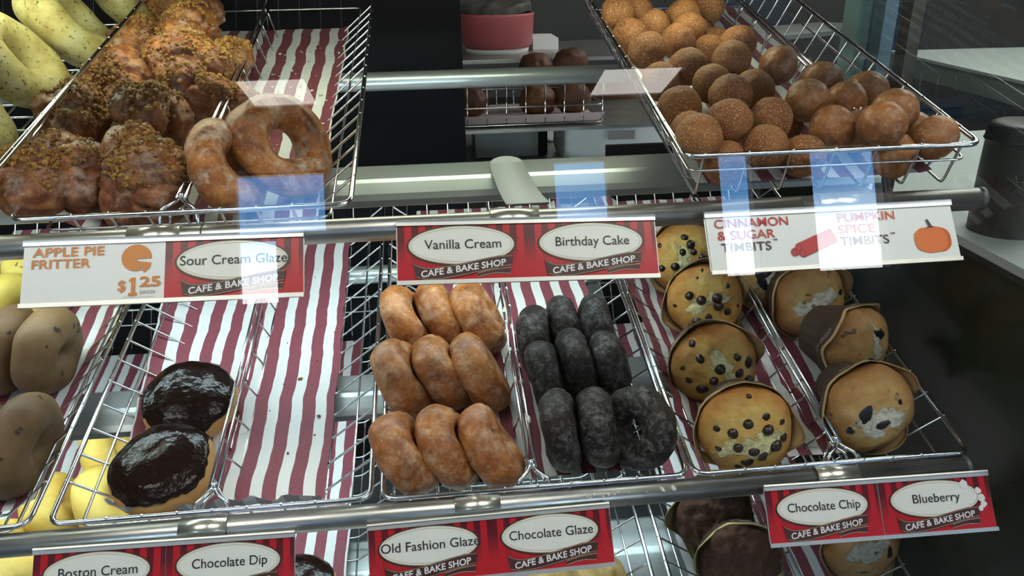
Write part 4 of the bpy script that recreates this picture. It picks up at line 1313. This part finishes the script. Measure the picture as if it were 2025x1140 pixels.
for k in range(9):
    x = -gW / 2 + gW * k / 8
    gg.append(tube(fillet([(x, -gL / 2, gH), (x, -gL / 2, 0.002), (x, gL / 2, 0.002), (x, gL / 2, gH)], .01), .0014, 6))
for z in (.002, .035):
    gg.append(tube(fillet([(-gW / 2, -gL / 2, z), (gW / 2, -gL / 2, z), (gW / 2, gL / 2, z), (-gW / 2, gL / 2, z)], .012, True), .0014, 6, True))
obj('wire_grid', join(*gg), chrome, wb)
obj('rim', tube(fillet([(-gW / 2, -gL / 2, gH), (gW / 2, -gL / 2, gH), (gW / 2, gL / 2, gH), (-gW / 2, gL / 2, gH)], .012, True), .0024, 8, True), chrome, wb)
tag(obj('basket_paper', ([(.04, .815, 1.158), (.315, .815, 1.158), (.315, 1.02, 1.158), (.04, 1.02, 1.158), (.03, .805, 1.175), (.325, .805, 1.175)], [(0, 1, 2, 3), (4, 5, 1, 0)]), mat('pinkish paper', (.55, .42, .42), .6), smooth=False), 'pale pink paper in the basket behind the case', 'paper')
brown_roll = bread('brown roll', [(0.3, (0.055, 0.018, 0.008)), (0.7, (0.15, 0.055, 0.02))], 35, 200, .6)
V0, F0 = ico(4)
rm_ = bpy.data.meshes.new('brown_roll')
rm_.from_pydata([Vector((u.x, u.y, u.z * .85)) * (1 + .12 * nz(u, 2.5, 4) + .05 * nz(u, 7, 4)) * .036 for u in V0], [], F0)
rm_.materials.append(brown_roll)
rm_.polygons.foreach_set('use_smooth', [True] * len(rm_.polygons))
for x, y, z, lb in ((.075, .88, 1.190, 'brown roll at the left of the basket behind the case'), (.205, .87, 1.190, 'brown roll low in the middle of the rear basket'),
                    (.275, .88, 1.190, 'brown roll low at the right of the rear basket'), (.215, .96, 1.238, 'brown roll on top, left one, above the rear rail'),
                    (.285, .96, 1.245, 'brown roll on top, right one, above the rear rail')):
    o = bpy.data.objects.new('brown_roll', rm_)
    link(o)
    o.matrix_world = Matrix.Translation((x, y, z)) @ Matrix.Rotation(x * 40, 4, 'Z')
    tag(o, lb, 'roll', 'brown rolls behind the case')
bx_ = thing('toaster_box', 'grey metal appliance box on the counter behind the bracket', 'appliance', Matrix.Translation((.177, 1.27, 1.0)))
obj('housing', box(-.078, .072, -.08, .08, .004, .118), mat('grey box', (.20, .21, .20), .5, .3), bx_, smooth=False)
obj('dark_edge', box(.0725, .095, -.078, .078, .004, .112), dark_m, bx_, smooth=False)
obj('base', box(-.07, .09, -.07, .07, 0, .004), dark_m, bx_, smooth=False)
tag(obj('white_plate', xf(lathe([(0, 0), (.05, 0), (.062, .006), (.06, .008), (.048, .003), (0, .003)], 40), Matrix.Rotation(math.radians(80), 4, 'X')), mat('white paper', ()), M=Matrix.Translation((.300, 1.36, 1.063)) @ Matrix.Rotation(.8, 4, 'Z')), 'white round plate standing beside the grey appliance', 'plate')
wbag = thing('white_bag', 'white paper bag lying on the counter behind the case', 'bag', Matrix.Translation((.43, 1.20, 1.0)))
def _f2(v):
    return v + Vector((.004 * nz(v, 18, 1), .004 * nz(v, 18, 2), .005 * nz(v, 18, 3)))
V0, F0 = ico(4)
obj('bag_body', ([_f2(Vector((max(-.13, min(.13, u.x * .19)), max(-.09, min(.09, u.y * .14)), .052 + max(-.052, min(.042, u.z * .08))))) for u in V0], F0), mat('white paper', ()), wbag)
obj('print', box(-.03, .03, -.101, -.0985, .055, .075), mat('faded print', (.30, .27, .24), .6), wbag, smooth=False)
sk = [Vector((u.x * .13 * (1 + .1 * nz(u, 2, 5)), u.y * .06, u.z * .042 * (1 + .2 * nz(u, 2, 6)))) for u in V0]
tag(obj('brown_loaf', (sk, F0), bread('dark loaf', [(.3, (.06, .022, .010)), (.7, (.13, .05, .022))], 24, 120), M=Matrix.Translation((.40, 1.18, 1.138)) @ Matrix.Rotation(math.radians(8), 4, 'Y')), 'dark brown loaf lying on the white bag', 'loaf')
# ------------------------------------------------------------------ tables beyond the end glass
top_m = mat('pale table top', (0.42, 0.47, 0.44), 0.45)
edge_m = mat('table edge', (0.20, 0.24, 0.22), 0.5)
leg_m = mat('dark leg', (0.03, 0.03, 0.035), 0.5)
def table(cx, cy, z, sx, sy, rot, th, label):
    t = thing('cafe_table', label, 'table', Matrix.Translation((cx, cy, 0)) @ Matrix.Rotation(rot, 4, 'Z'))
    obj('table_top', box(-sx, sx, -sy, sy, z - .012, z), top_m, t, smooth=False)
    obj('table_edge', box(-sx + .004, sx - .004, -sy + .004, sy - .004, z - th, z - .012), edge_m, t, smooth=False)
    obj('pedestal', tube([(0, 0, .02), (0, 0, z - th)], .05, 16), leg_m, t)
    obj('foot', lathe([(0, 0), (.24, 0), (.24, .012), (.05, .03), (0, .03)], 32), leg_m, t)
    return t
table(2.75, 2.35, 1.0, .62, .60, math.radians(-3), .09, 'pale high table with thick edge seen through the end glass')
table(1.47, .98, .93, .60, .58, math.radians(4), .06, 'low pale table nearest to the end glass')
table(2.2, 4.6, .95, .9, .22, math.radians(25), .04, 'long narrow brownish table further beyond the end glass')
st = thing('canister', 'dark round canister standing on the nearest pale table past the end glass', 'canister', Matrix.Translation((1.110, .715, .93)))
obj('canister_body', lathe(spline([(0, 0), (.058, 0), (.062, .006), (.062, .17), (.058, .178), (0, .178)], 4), 40), mat('dark canister', (.045, .042, .034), .45), st)
obj('lid', lathe(spline([(0, .178), (.060, .178), (.064, .186), (.060, .208), (.040, .216), (0, .217)], 4), 40), mat('dark canister lid', (.030, .030, .028), .4), st)
seat_m = mat('dark blue chair', (.012, .03, .055), .5)
for x, y, r_, lb in ((3.1, 4.3, .2, 'dark blue chair far beyond the end glass, right one'), (2.3, 5.0, -.3, 'dark blue chair far beyond the end glass, left one')):
    t = thing('cafe_chair', lb, 'chair', Matrix.Translation((x, y, 0)) @ Matrix.Rotation(r_, 4, 'Z'), 'dark blue chairs past the end glass')
    obj('seat', box(-.26, .26, -.25, .25, .42, .50), seat_m, t, smooth=False)
    obj('backrest', box(-.28, .28, .22, .29, .50, 1.12), seat_m, t, smooth=False)
    for lx in (-.22, .22):
        for ly in (-.21, .21):
            obj('leg', box(lx - .02, lx + .02, ly - .02, ly + .02, 0, .42), leg_m, t, smooth=False)
